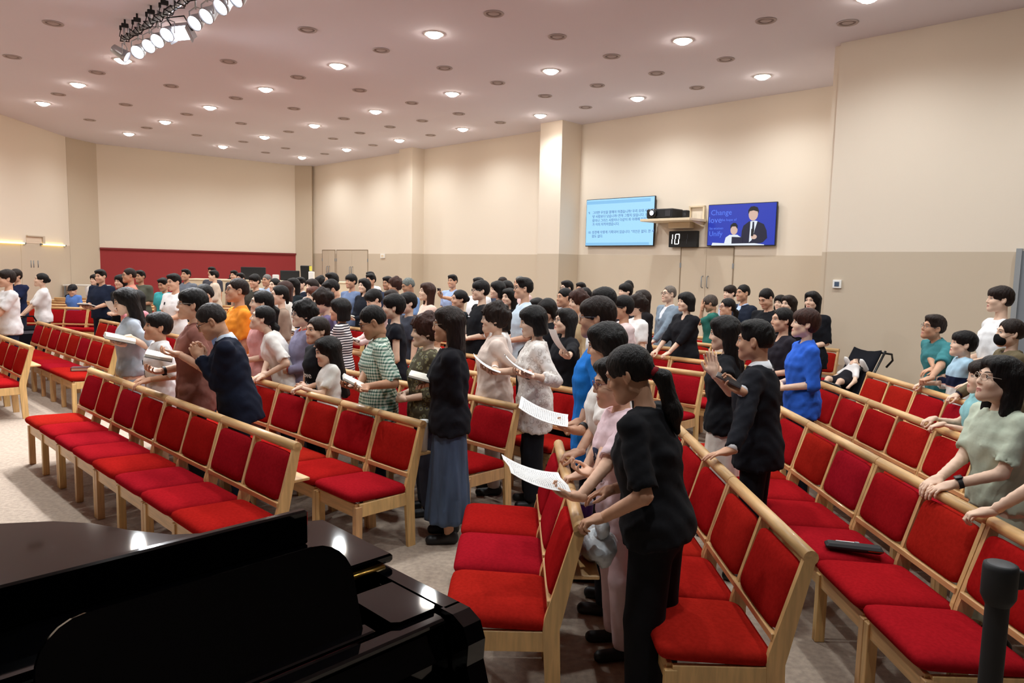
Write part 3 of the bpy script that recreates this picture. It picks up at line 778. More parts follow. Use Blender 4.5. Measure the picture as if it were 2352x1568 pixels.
def blob(dx, dy, dz, seed, n=14, m=9, amp=.22):
    r = random.Random(seed); ph = [r.uniform(0, 6.28) for _ in range(8)]; V_ = []; F = []
    for j in range(m+1):
        a = -math.pi/2+math.pi*j/m
        for i in range(n):
            b = 2*math.pi*i/n
            k = 1+amp*(math.sin(3*b+ph[0]+2*a)*.5+math.sin(5*b+ph[1])*math.cos(3*a+ph[2])*.5)
            V_.append((dx*k*math.cos(a)*math.cos(b), dy*k*math.cos(a)*math.sin(b), dz*k*math.sin(a)))
    for j in range(m):
        for i in range(n): F.append((j*n+i, j*n+(i+1) % n, (j+1)*n+(i+1) % n, (j+1)*n+i))
    return V_, F
vs, fs = blob(.085, .15, .075, 3); MB().add([(x, y, z+.07) for x, y, z in vs], fs, 0, True).build('bag', mat('white_film', '#d5dadf', rough=.35, var=.06, bump=.6, bscale=25), pb)
vs, fs = blob(.03, .05, .05, 5); MB().add([(x, y-.06, z+.17) for x, y, z in vs], fs, 0, True).build('knot', mat('white_film', '#d5dadf'), pb)
tb = thing('tumbler', 'purple lidded tumbler on the shelf behind the short row', 'tumbler', (.385, 3.48, .635))
MB().lathe([(.001, 0), (.03, 0), (.036, .13), (.037, .14)], n=16).build('cup', mat('purple_plastic', '#5a2f86', rough=.35), tb); MB().lathe([(.037, .14), (.039, .145), (.036, .16), (.001, .163)], n=16).build('lid', mat('clear_grey', '#c9c6d2', rough=.3), tb)
cp = thing('paper_cup', 'white paper cup behind the end chair of the second row', 'cup', (*st(ROW_S[1]+.055, T_B+.06), .636))
MB().lathe([(.001, 0), (.026, 0), (.034, .20), (.037, .205), (.034, .21), (.03, .19)], n=16).build('cup', WHITE, cp); MB().lathe([(.001, .222), (.036, .22), (.038, .205)], n=16).build('lid', WHITE, cp)
bg = thing('black_shoulder_bag', 'black fabric bag hung on the chair beside the man in white', 'bag', (-8.25, 12.25, .30), .9)
MB().box((0, 0, .23), (.5, .2, .46), ch=.05).build('body', FAB, bg); MB().tube([(-.18, .0, .44), (-.1, .04, .62), (.1, .04, .62), (.18, 0, .44)], .014, 6).build('strap', FAB, bg)
MB().box((.0, -.102, .36), (.2, .004, .05)).build('logo_patch', mat('grey_print', '#56565e', rough=.8), bg)

# ------------------------------------------------------------------ back of the hall: sound desk and fittings
ct = thing('sound_desk', 'low cream counter wall of the sound desk before the red panel', 'counter', (-6.3, 18.75, 0))
MB().box((0, 0, .71), (4.2, .12, 1.42), ch=.01).build('front_panel', CREAM, ct); MB().box((0, .2, 1.44), (4.25, .55, .04), ch=.006).build('top', CREAM, ct)
for x in (-2.04, 2.04): MB().box((x, .25, .71), (.1, .4, 1.42)).build('side_panel', CREAM, ct)
def monitor(label, x0, x1, z0, z1, y, tilt=0):
    r = thing('desk_monitor', label, 'monitor', ((x0+x1)/2, y, z0))
    w, hh = x1-x0, z1-z0
    rot = Matrix.Rotation(tilt, 3, 'X')
    MB().box((0, 0, hh/2), (w, .06, hh), ch=.01, rot=rot if tilt else None).build('housing', MBLACK, r)
    MB().box((0, .05, hh*.45), (w*.4, .06, hh*.5), ch=.01).build('back_cover', DGREY, r)
    MB().box((0, .05, hh*.3), (.06, .05, hh*.6)).build('stand', MBLACK, r); MB().box((0, .06, .01), (.26, .18, .02)).build('foot', MBLACK, r)
def X(px_, y): return (px_-1176)/F_PX*y
monitor('wide black monitor seen from behind on the sound desk', X(552, 18.95), X(608, 18.95), 1.462, 1.79, 18.98)
monitor('black monitor beside the white box on the sound desk', X(643, 18.95), X(686, 18.95), 1.462, 1.72, 18.95)
monitor('tall tilted black console screen at the right of the sound desk', X(685, 18.75), X(709, 18.75), 1.462, 1.86, 18.93, .15)
monitor('small dark laptop screen at the left of the sound desk', X(520, 18.75), X(536, 18.75), 1.462, 1.58, 18.93)
for lab, px_, w, z, hh, m in (('small white box between the monitors on the sound desk', 632, .13, 1.462, .14, WHITE), ('stack of white boxes at the right end of the sound desk', 714, .12, 1.462, .24, WHITE)):
    r = thing('white_box', lab, 'box', (X(px_, 18.75), 18.75, z)); MB().box((0, 0, hh/2), (w, .15, hh), ch=.006).build('carton', m, r); MB().box((0, 0, hh+.004), (w*.9, .13, .008)).build('lid', m, r)
r = thing('yellow_note', 'yellow paper note stuck above the white boxes', 'note', (X(712, 18.75), 18.75, 1.73)); MB().box((0, 0, .06), (.07, .012, .12)).build('sheet', mat('yellow_paper', '#e6dc5a', rough=.8), r)
MB().box((0, .02, .0), (.05, .03, .02)).build('holder', WHITE, r)
wt = thing('white_trolley', 'low white trolley table against the left wall', 'table', (-11.75, 19.95, 0))
MB().box((0, 0, 1.18), (1.1, .4, .04), ch=.005).build('top', WHITE, wt); MB().box((.3, -.19, 1.08), (.5, .012, .14)).build('print_panel', mat('pale_print', '#e6e2e4', rough=.7), wt)
for sx in (-1, 1):
    for sy in (-1, 1): MB().box((sx*.5, sy*.17, .58), (.04, .04, 1.16)).build('leg', GREYM, wt)
MB().box((0, 0, .5), (1.0, .36, .03)).build('shelf', WHITE, wt)
fe = thing('fire_extinguisher', 'yellow canister with a black hose standing by the left wall', 'extinguisher', (X(128, 19.6)+.3, 19.75, 0))
YEL = mat('olive_yellow', '#8f8a2e', rough=.4)
MB().lathe([(.001, .5), (.08, .5), (.09, .53), (.09, .82), (.07, .9), (.03, .94), (.001, .95)], n=14).build('cylinder', YEL, fe)
MB().lathe([(.16, 0), (.16, .04), (.03, .06), (.03, .5)], n=14).build('stand', MBLACK, fe)
MB().tube([(0, 0, .95), (-.04, 0, 1.02), (.02, 0, 1.14), (.12, 0, 1.2), (.14, 0, 1.16)], .018, 6).build('hose', MBLACK, fe); MB().tube([(-.03, -.03, .95), (-.12, -.04, .9), (-.14, -.04, .6)], .02, 6).build('nozzle', MBLACK, fe)
MB().tube([(-.05, 0, .97), (.1, 0, .99)], .014, 6).build('lever', MBLACK, fe)
# ------------------------------------------------------------------ figures: blended distance fields turned into one skin each
A3 = lambda *p: np.array(p, float)
def smin(a, b, k):
    h = np.clip(.5+.5*(b-a)/k, 0, 1); return b+(a-b)*h-k*h*(1-h)
def smax(a, b, k): return -smin(-a, -b, k)
class Cone:
    def __init__(s, a, b, ra, rb, k=.03):
        s.a, s.b, s.ra, s.rb, s.k = A3(*a), A3(*b), ra, rb, k
        r = max(ra, rb); s.lo = np.minimum(s.a, s.b)-r; s.hi = np.maximum(s.a, s.b)+r
    def __call__(s, P):
        ba = s.b-s.a; pa = P-s.a; h = np.clip((pa@ba)/max(ba@ba, 1e-9), 0, 1)
        return np.linalg.norm(pa-h[..., None]*ba, axis=-1)-(s.ra+(s.rb-s.ra)*h)
class Ell:
    def __init__(s, c, r, Q=None, k=.02):
        s.c, s.r, s.Q, s.k = A3(*c), A3(*r), Q, k
        R_ = max(r) if Q is not None else s.r; s.lo = s.c-R_; s.hi = s.c+R_
    def __call__(s, P):
        p = P-s.c
        if s.Q is not None: p = p@s.Q.T
        k0 = np.linalg.norm(p/s.r, axis=-1); k1 = np.linalg.norm(p/(s.r**2), axis=-1)
        return k0*(k0-1)/np.maximum(k1, 1e-6)
class Loft:
    """stack of ellipses along an axis a + h*d; keys (h, rx, ry, oy)"""
    def __init__(s, a, d, X, Y, keys, k=.03, wav=None):
        s.a, s.d, s.X, s.Y, s.k, s.wav = A3(*a), A3(*d), A3(*X), A3(*Y), k, wav
        s.key = np.array(keys, float)
        r = max(s.key[:, 1].max(), (s.key[:, 2]+abs(s.key[:, 3])).max())*1.08
        e = np.array([s.a+s.d*s.key[0, 0], s.a+s.d*s.key[-1, 0]]); s.lo = e.min(0)-r*np.array([1, 1, .75]); s.hi = e.max(0)+r*np.array([1, 1, .75])
        if abs(s.d[2]) > .97: s.lo[2] = e[:, 2].min()-.02; s.hi[2] = e[:, 2].max()+.02
    def __call__(s, P):
        p = P-s.a; h = p@s.d; K = s.key
        rx = np.interp(h, K[:, 0], K[:, 1]); ry = np.interp(h, K[:, 0], K[:, 2]); oy = np.interp(h, K[:, 0], K[:, 3])
        x = p@s.X; y = p@s.Y-oy
        if s.wav:
            n, am, h0, h1 = s.wav; th = np.arctan2(y, x)
            w = 1+am*np.sin(n*th+1.3*np.sin(2*th))*np.clip((h-h0)/(h1-h0), 0, 1); rx = rx*w; ry = ry*w
        q = np.sqrt((x/rx)**2+(y/ry)**2)
        d = (q-1)*np.minimum(rx, ry)
        e = np.maximum(K[0, 0]-h, h-K[-1, 0])
        return smax(d, e, .02)
class Grid:
    def __init__(s, prims, vx, pad=.03, apply=True):
        lo = np.min([p.lo for p in prims], 0)-pad; hi = np.max([p.hi for p in prims], 0)+pad
        s.vx = vx; s.lo = lo; s.n = np.ceil((hi-lo)/vx).astype(int)+1
        s.D = np.full(s.n, .25, np.float64)
        s.ax = [lo[i]+vx*np.arange(s.n[i]) for i in range(3)]
        if apply:
            for p in prims: s.op(p)
    def sub(s, lo, hi, m):
        a = np.clip(np.floor((lo-m-s.lo)/s.vx).astype(int), 0, s.n); b = np.clip(np.ceil((hi+m-s.lo)/s.vx).astype(int)+1, 0, s.n)
        sl = tuple(slice(a[i], b[i]) for i in range(3))
        X, Y, Z = np.meshgrid(*[s.ax[i][sl[i]] for i in range(3)], indexing='ij', sparse=False)
        return sl, np.stack([X, Y, Z], -1)
    def op(s, p):
        sl, P = s.sub(p.lo, p.hi, p.k*1.2+s.vx*2.5)
        if P.size: s.D[sl] = smin(s.D[sl], p(P), p.k)
        return s
    def cut(s, p, k=.006):
        sl, P = s.sub(p.lo, p.hi, k+s.vx*2.5)
        if P.size: s.D[sl] = smax(s.D[sl], -p(P), k)
        return s
    def plane(s, c, n, k=.004):
        """keep the side the normal points to"""
        X, Y, Z = np.meshgrid(*s.ax, indexing='ij', sparse=True)
        n = A3(*n); s.D = smax(s.D, -((X-c[0])*n[0]+(Y-c[1])*n[1]+(Z-c[2])*n[2]), k); return s
    def noise(s, f):
        X, Y, Z = np.meshgrid(*s.ax, indexing='ij', sparse=True); s.D = s.D+f(X, Y, Z); return s
    def mesh(s):
        D = s.D; S = D < 0
        c = [S[i:D.shape[0]-1+i, j:D.shape[1]-1+j, k:D.shape[2]-1+k] for i in (0, 1) for j in (0, 1) for k in (0, 1)]
        cnt = sum(x.astype(np.int8) for x in c); act = np.argwhere((cnt > 0) & (cnt < 8))
        if not len(act): return np.zeros((0, 3)), np.zeros((0, 4), int)
        off = np.array([(i, j, k) for i in (0, 1) for j in (0, 1) for k in (0, 1)])
        vals = np.stack([D[act[:, 0]+o[0], act[:, 1]+o[1], act[:, 2]+o[2]] for o in off], 1)
        E = [(0,1),(2,3),(4,5),(6,7),(0,2),(1,3),(4,6),(5,7),(0,4),(1,5),(2,6),(3,7)]
        acc = np.zeros((len(act), 3)); n = np.zeros(len(act))
        for a, b in E:
            va, vb = vals[:, a], vals[:, b]; m = (va < 0) != (vb < 0)
            t = np.where(m, va/np.where(m, va-vb, 1), 0)
            acc += np.where(m[:, None], off[a]+(off[b]-off[a])*t[:, None], 0); n += m
        Vv = s.lo+(act+acc/n[:, None])*s.vx
        idx = np.full(np.array(D.shape)-1, -1, np.int64); idx[tuple(act.T)] = np.arange(len(act))
        F = []
        for ax in range(3):
            sl0 = [slice(None)]*3; sl1 = [slice(None)]*3; sl0[ax] = slice(0, -1); sl1[ax] = slice(1, None)
            cr = S[tuple(sl0)] != S[tuple(sl1)]; e = np.argwhere(cr)
            o1, o2 = (ax+1) % 3, (ax+2) % 3
            ok = (e[:, o1] > 0) & (e[:, o2] > 0) & (e[:, o1] < D.shape[o1]-1) & (e[:, o2] < D.shape[o2]-1); e = e[ok]
            if not len(e): continue
            def cell(d1, d2):
                q = e.copy(); q[:, o1] -= d1; q[:, o2] -= d2; return idx[tuple(q.T)]
            q = np.stack([cell(0, 0), cell(1, 0), cell(1, 1), cell(0, 1)], 1)
            fl = S[tuple(e.T)]; q[fl] = q[fl][:, ::-1]
            F.append(q)
        F = np.concatenate(F); return Vv, F[:, ::-1]
class Acc:
    """vertex/quad arrays with material indices, joined into one mesh"""
    def __init__(s): s.v = []; s.f = []; s.m = []; s.n = 0
    def add(s, v, f, mi=0):
        v = np.asarray(v, float); f = np.asarray(f, int)
        if not len(v): return s
        s.v.append(v); s.f.append(f+s.n); s.m.append(np.full(len(f), mi) if np.isscalar(mi) else mi); s.n += len(v); return s
    def build(s, name, mats, parent):
        return obj(name, np_mesh(name, np.concatenate(s.v), np.concatenate(s.f), np.concatenate(s.m), mats), parent)
def np_mesh(name, v, f, m, mats):
    me = bpy.data.meshes.new(name)
    me.vertices.add(len(v)); me.vertices.foreach_set('co', np.asarray(v, np.float32).ravel())
    me.loops.add(f.size); me.loops.foreach_set('vertex_index', f.astype(np.int32).ravel())
    me.polygons.add(len(f)); me.polygons.foreach_set('loop_start', np.arange(0, f.size, 4, dtype=np.int32))
    for x in mats: me.materials.append(x)
    if m is not None: me.polygons.foreach_set('material_index', np.asarray(m, np.int32))
    me.polygons.foreach_set('use_smooth', np.ones(len(f), bool)); me.update(calc_edges=True); me.validate(); return me
def quads(mb):
    """MB to arrays, triangles and n-gons padded or fanned to quads"""
    fs = []
    for f in mb.f:
        if len(f) == 4: fs.append(f)
        elif len(f) == 3: fs.append((*f, f[2]))
        else:
            for i in range(1, len(f)-2, 2): fs.append((f[0], f[i], f[i+1], f[i+2]))
            if len(f) % 2: fs.append((f[0], f[-2], f[-1], f[-1]))
    return np.array(mb.v), np.array(fs, int)
def ell_mesh(c, r, n=10, m=6):
    mb = MB(); V_ = []; F = []
    for j in range(m+1):
        a = -math.pi/2+math.pi*j/m
        for i in range(n): b = 2*math.pi*i/n; V_.append((c[0]+r[0]*math.cos(a)*math.cos(b), c[1]+r[1]*math.cos(a)*math.sin(b), c[2]+r[2]*math.sin(a)))
    for j in range(m):
        for i in range(n): F.append((j*n+i, j*n+(i+1) % n, (j+1)*n+(i+1) % n, (j+1)*n+i))
    return np.array(V_), np.array(F)

# ---- heads (origin between the ears, face towards +y)
HEADS = {}
def head(kind, vx):
    key = (kind, vx)
    if key in HEADS: return HEADS[key]
    f = kind == 'f'; c = kind == 'c'
    jw = .9 if f else 1.; 
    pr = [Ell((0, -.016, .034), (.077, .097, .086)), Ell((0, .028, -.03), (.064*jw, .068, .085), k=.03),
          Cone((-.04*jw, .012, -.06), (0, .07, -.096), .03, .024, .03), Cone((.04*jw, .012, -.06), (0, .07, -.096), .03, .024, .03),
          Ell((0, .072, -.098), (.022*jw, .018, .016), k=.02), Ell((0, .079, .028), (.05, .016, .016), k=.02),
          Ell((-.038, .066, -.028), (.026, .024, .024), k=.025), Ell((.038, .066, -.028), (.026, .024, .024), k=.025),
          Cone((0, .094, .014), (0, .107 if not c else .101, -.026), .007, .0115 if not c else .009, .01), Ell((-.011, .098, -.031), (.009, .009, .007), k=.006), Ell((.011, .098, -.031), (.009, .009, .007), k=.006),
          Ell((0, .093, -.061), (.023, .011, .007), k=.008), Ell((0, .090, -.074), (.02, .012, .008), k=.008),
          Cone((0, -.03, -.055), (0, -.03, -.095), .05 if not f else .044, .048 if not f else .042, .04)]
    for sx in (-1, 1):
        Q = np.array([[math.cos(.35*sx), math.sin(.35*sx), 0], [-math.sin(.35*sx), math.cos(.35*sx), 0], [0, 0, 1]])
        pr.append(Ell((sx*.081, -.012, -.004), (.009, .021, .033), Q, k=.006)); pr.append(Ell((sx*.076, -.004, -.025), (.01, .01, .014), k=.006))
    g = Grid(pr, vx, .02)
    for sx in (-1, 1): g.cut(Ell((sx*.031, .104, .009), (.021, .017, .012)), .012); g.cut(Ell((sx*.088, -.004, .002), (.007, .011, .018)), .006)
    g.cut(Ell((0, .106, -.0672), (.022, .008, .0022)), .004)
    v, q = g.mesh()
    a = Acc()
    cen = v[q].mean(1); mi = np.zeros(len(q), int)
    lip = (((cen[:, 0]/.0215)**2+((cen[:, 2]+.0672)/.0115)**2) < 1) & (cen[:, 1] > .082); mi[lip] = 1
    a.add(v, q, mi)
    for sx in (-1, 1):
        e = ell_mesh((sx*.031, .0795, .007), (.0155, .011, .0072)); a.add(*e, 3)
        e = ell_mesh((sx*.030, .0865, .0068), (.0062, .0052, .0062)); a.add(*e, 2)
        mb = MB(); mb.tube([(sx*(.031+.0175*t), .0845+.006*(1-t*t), .0125+.0025*(1-t*t)-.002*t*sx*sx) for t in (-1, -.5, 0, .5, 1)], [.001, .0019, .0022, .0022, .001], 5); a.add(*quads(mb), 2)
        mb = MB(); mb.tube([(sx*(.012+.042*t), .0955-.016*t*t, .030+.006*math.sin(t*2.4)) for t in (0, .25, .5, .75, 1)], [.0028, .004, .0042, .0034, .0015] if not f else [.002, .003, .003, .0024, .001], 5); a.add(*quads(mb), 2)
    HEADS[key] = (np.concatenate(a.v), np.concatenate(a.f), np.concatenate(a.m)); return HEADS[key]

# ---- hair (same origin)
HAIRS = {}
def hair(style, vx):
    key = (style, vx)
    if key in HAIRS: return HAIRS[key]
    cap = lambda d, dz=0: Ell((0, -.018, .036+dz), (.079+d, .099+d, .088+d))
    pr = []; cuts = []
    if style in ('short', 'crop', 'thin', 'part'):
        d = {'short': .013, 'crop': .008, 'thin': .005, 'part': .016}[style]
        pr = [Ell((0, -.018, .041), (.079+d*.4, .099+d*.8, .086+d*1.2)), Ell((0, -.055, -.0), (.07, .06+d*.3, .056), k=.03)]
        if style in ('short', 'part'): pr += [Ell((.015, .045, .098), (.062, .045, .028), k=.03), Ell((-.03, .03, .1), (.05, .045, .025), k=.03)]
        cuts = [(Ell((0, .12, -.03), (.08, .09, .108 if style != 'thin' else .125)), .012), (Ell((.085, .03, -.045), (.05, .048, .05)), .01), (Ell((-.085, .03, -.045), (.05, .048, .05)), .01),
                (Ell((.095, -.008, -.034), (.05, .036, .062)), .008), (Ell((-.095, -.008, -.034), (.05, .036, .062)), .008), (Ell((.07, -.1, -.085), (.06, .05, .05)), .01), (Ell((-.07, -.1, -.085), (.06, .05, .05)), .01)]
        pl = -.052 if style != 'crop' else -.04
    elif style in ('bowl', 'mop'):
        d = .017 if style == 'bowl' else .023
        pr = [Ell((0, -.018, .039), (.079+d*.6, .099+d*.9, .088+d)), Ell((0, -.05, -.008), (.078, .068, .07), k=.03), Ell((0, .052, .066), (.074, .05, .048), k=.03)]
        cuts = [(Ell((0, .125, -.055), (.082, .085, .095)), .012), (Ell((.09, .035, -.055), (.055, .05, .055)), .01), (Ell((-.09, .035, -.055), (.055, .05, .055)), .01), (Ell((.1, -.006, -.042), (.047, .034, .06)), .008), (Ell((-.1, -.006, -.042), (.047, .034, .06)), .008), (Ell((.075, -.1, -.1), (.06, .05, .05)), .01), (Ell((-.075, -.1, -.1), (.06, .05, .05)), .01)]
        pl = -.066 if style == 'bowl' else -.085
    elif style in ('bob', 'shoulder', 'long', 'longwave', 'straight', 'lob'):
        pr = [cap(.018)]
        zl = {'bob': -.10, 'shoulder': -.165, 'long': -.30, 'longwave': -.30, 'straight': -.42, 'lob': -.17}[style]
        w = .03 if style in ('bob', 'longwave') else .022
        for sx in (-1, 1):
            pr.append(Cone((sx*.072, -.016, .03), (sx*(.08 if style == 'bob' else .076), -.022, max(zl, -.2)), .03, w+.004, .03))
            pr.append(Cone((sx*.055, -.055, .03), (sx*.05, -.065, zl), .05, .035 if zl < -.2 else .045, .03))
        pr.append(Cone((0, -.07, .02), (0, -.085, zl), .055, .04, .03))
        if style in ('bob', 'shoulder'): pr.append(Ell((0, .05, .07), (.072, .05, .045), k=.03))
        else: pr += [Ell((.028, .048, .085), (.05, .04, .035), k=.03), Ell((-.028, .048, .085), (.05, .04, .035), k=.03)]
        fz = -.045 if style in ('bob', 'shoulder') else -.025
        cuts = [(Ell((0, .125, fz), (.066, .095, .098)), .012), (Cone((0, .09, -.1), (0, .06, -.4), .06, .055), .01), (Cone((0, -.01, -.13), (0, -.03, -.4), .042, .03), .01)]
        pl = zl-.03
    elif style in ('pony', 'bun', 'lowpony', 'tied'):
        pr = [cap(.011), Ell((0, -.06, -.0), (.066, .055, .05), k=.03)]
        if style == 'bun': pr.append(Ell((0, -.122, .005), (.042, .036, .042), k=.012))
        elif style == 'tied': pr.append(Cone((0, -.11, -.03), (0, -.10, -.10), .03, .022, .02))
        else:
            z0 = .03 if style == 'pony' else -.02
            pr += [Cone((0, -.105, z0), (0, -.145, z0-.05), .024, .034, .02), Cone((0, -.145, z0-.05), (0, -.13, z0-.21), .036, .04, .03), Cone((0, -.13, z0-.21), (0, -.115, z0-.30), .04, .014, .03)]
        cuts = [(Ell((0, .125, -.02), (.074, .096, .106)), .01), (Ell((.085, .035, -.045), (.05, .05, .056)), .01), (Ell((-.085, .035, -.045), (.05, .05, .056)), .01), (Ell((.1, -.008, -.05), (.05, .032, .055)), .008), (Ell((-.1, -.008, -.05), (.05, .032, .055)), .008)]
        pl = -.45 if style != 'bun' else -.06
    elif style == 'perm':
        pr = [cap(.026, .006), Ell((0, -.06, -.015), (.09, .065, .075), k=.03), Ell((0, .05, .09), (.07, .045, .035), k=.03)]
        r = random.Random(3)
        for _ in range(34):
            th, ph = r.uniform(0, 6.28), r.uniform(-.2, 1.5); R_ = np.array([.1*math.cos(ph)*math.cos(th), -.02+.12*math.cos(ph)*math.sin(th), .034+.11*math.sin(ph)]); pr.append(Ell(R_, (.024, .024, .022), k=.018))
        cuts = [(Ell((0, .125, -.03), (.07, .085, .092)), .012), (Ell((.1, .035, -.06), (.055, .045, .05)), .01), (Ell((-.1, .035, -.06), (.055, .045, .05)), .01)]
        pl = -.08
    elif style == 'cap':
        pr = [cap(.016, .012), Cone((-.03, .09, .055), (.03, .09, .055), .02, .02, .02), Cone((-.035, .13, .05), (.035, .13, .05), .012, .012, .02)]; cuts = [(Ell((0, .11, -.045), (.085, .08, .088)), .01)]; pl = .01
    g = Grid(pr, vx, .02)
    for c_, k in cuts: g.cut(c_, k)
    g.plane((0, 0, pl), (0, 0, 1), .02)
    am = .0016 if style != 'perm' else .003
    g.noise(lambda X, Y, Z: am*(np.sin(np.arctan2(X, Y+.03)*17+5*np.sin(Z*22+X*30))+.8*np.sin(np.arctan2(X, Y+.03)*41+Z*25+3*np.sin(X*60)))+.0012*np.sin(X*160+Z*70)*np.sin(Y*140+2))
    HAIRS[key] = g.mesh(); return HAIRS[key]

# ---- hands: right hand, wrist at origin, fingers +y, back of the hand +z, thumb on -x
HANDS = {}
def hand(pose, vx):
    key = (pose, vx)
    if key in HANDS: return HANDS[key]
    curl = {'flat': (.12, .2, .15), 'relax': (.35, .45, .3), 'grip': (.75, 1.0, .6), 'hold': (.45, .75, .45), 'fist': (1.3, 1.5, .9)}[pose]
    pr = [Ell((0, .05, 0), (.041, .054, .0155), k=.012), Cone((0, -.015, 0), (0, .03, 0), .024, .026, .02), Ell((-.024, .035, -.008), (.018, .03, .014), k=.012)]
    for i, (x, L, r, y0) in enumerate(((-.030, .072, .0088, .090), (-.010, .080, .0090, .097), (.010, .074, .0087, .093), (.029, .058, .0078, .082))):
        p = A3(x, y0, 0); a = 0.; seg = (.45*L, .31*L, .24*L)
        sp = (-.08, -.02, .03, .1)[i]
        for j in range(3):
            a += curl[j]*(1+.06*i); d = A3(math.sin(sp)*math.cos(a), math.cos(a)*math.cos(sp), -math.sin(a)); q = p+d*seg[j]
            pr.append(Cone(p, q, r*(1-.1*j), r*(1-.1*(j+1)), .004)); p = q
    tc = {'flat': 0, 'relax': .3, 'grip': .9, 'hold': .5, 'fist': 1.2}[pose]
    p0 = A3(-.028, .03, -.006); p1 = p0+A3(-.026, .028, -.006-.012*tc); p2 = p1+A3(-.008+.02*tc*.6, .032, -.006-.014*tc); p3 = p2+A3(.002+.012*tc, .022, -.004-.006*tc)
    pr += [Cone(p0, p1, .0135, .0115, .01), Cone(p1, p2, .0115, .0100, .004), Cone(p2, p3, .0098, .0075, .004)]
    HANDS[key] = Grid(pr, vx, .012).mesh(); return HANDS[key]

def rotz(a): c, s_ = math.cos(a), math.sin(a); return np.array([[c, -s_, 0], [s_, c, 0], [0, 0, 1]])
def rotx(a): c, s_ = math.cos(a), math.sin(a); return np.array([[1, 0, 0], [0, c, -s_], [0, s_, c]])
def roty(a): c, s_ = math.cos(a), math.sin(a); return np.array([[c, 0, s_], [0, 1, 0], [-s_, 0, c]])
def nrm(v): v = np.asarray(v, float); return v/max(np.linalg.norm(v), 1e-9)

SKINS = {'a': '#dcae92', 'b': '#cb9a7c', 'c': '#e8c3aa', 'd': '#b98a6c'}
def skin(k): return mat('skin_'+k, SKINS[k], rough=.55, spec=.35, var=.05, vscale=18)
LIP = mat('lips', '#c27f73', rough=.5); DARKH = mat('brow_iris', '#1c1412', rough=.5); EYEW = mat('eye_white', '#e9e2dc', rough=.3)
def hairmat(c): return mat('hair_'+c.strip('#'), c, rough=.5, spec=.22, var=.3, vscale=60, bstretch=(1, 1, .12), bump=.6, bscale=190)
def cloth(c, kind='cotton'):
    return mat('%s_%s' % (kind, c.strip('#')), c, rough=.88 if kind != 'silk' else .6, spec=.2, var=.08, vscale=9, bump=.55, bscale=11)
def local_dir(yaw): return np.array([-math.sin(yaw), math.cos(yaw)])

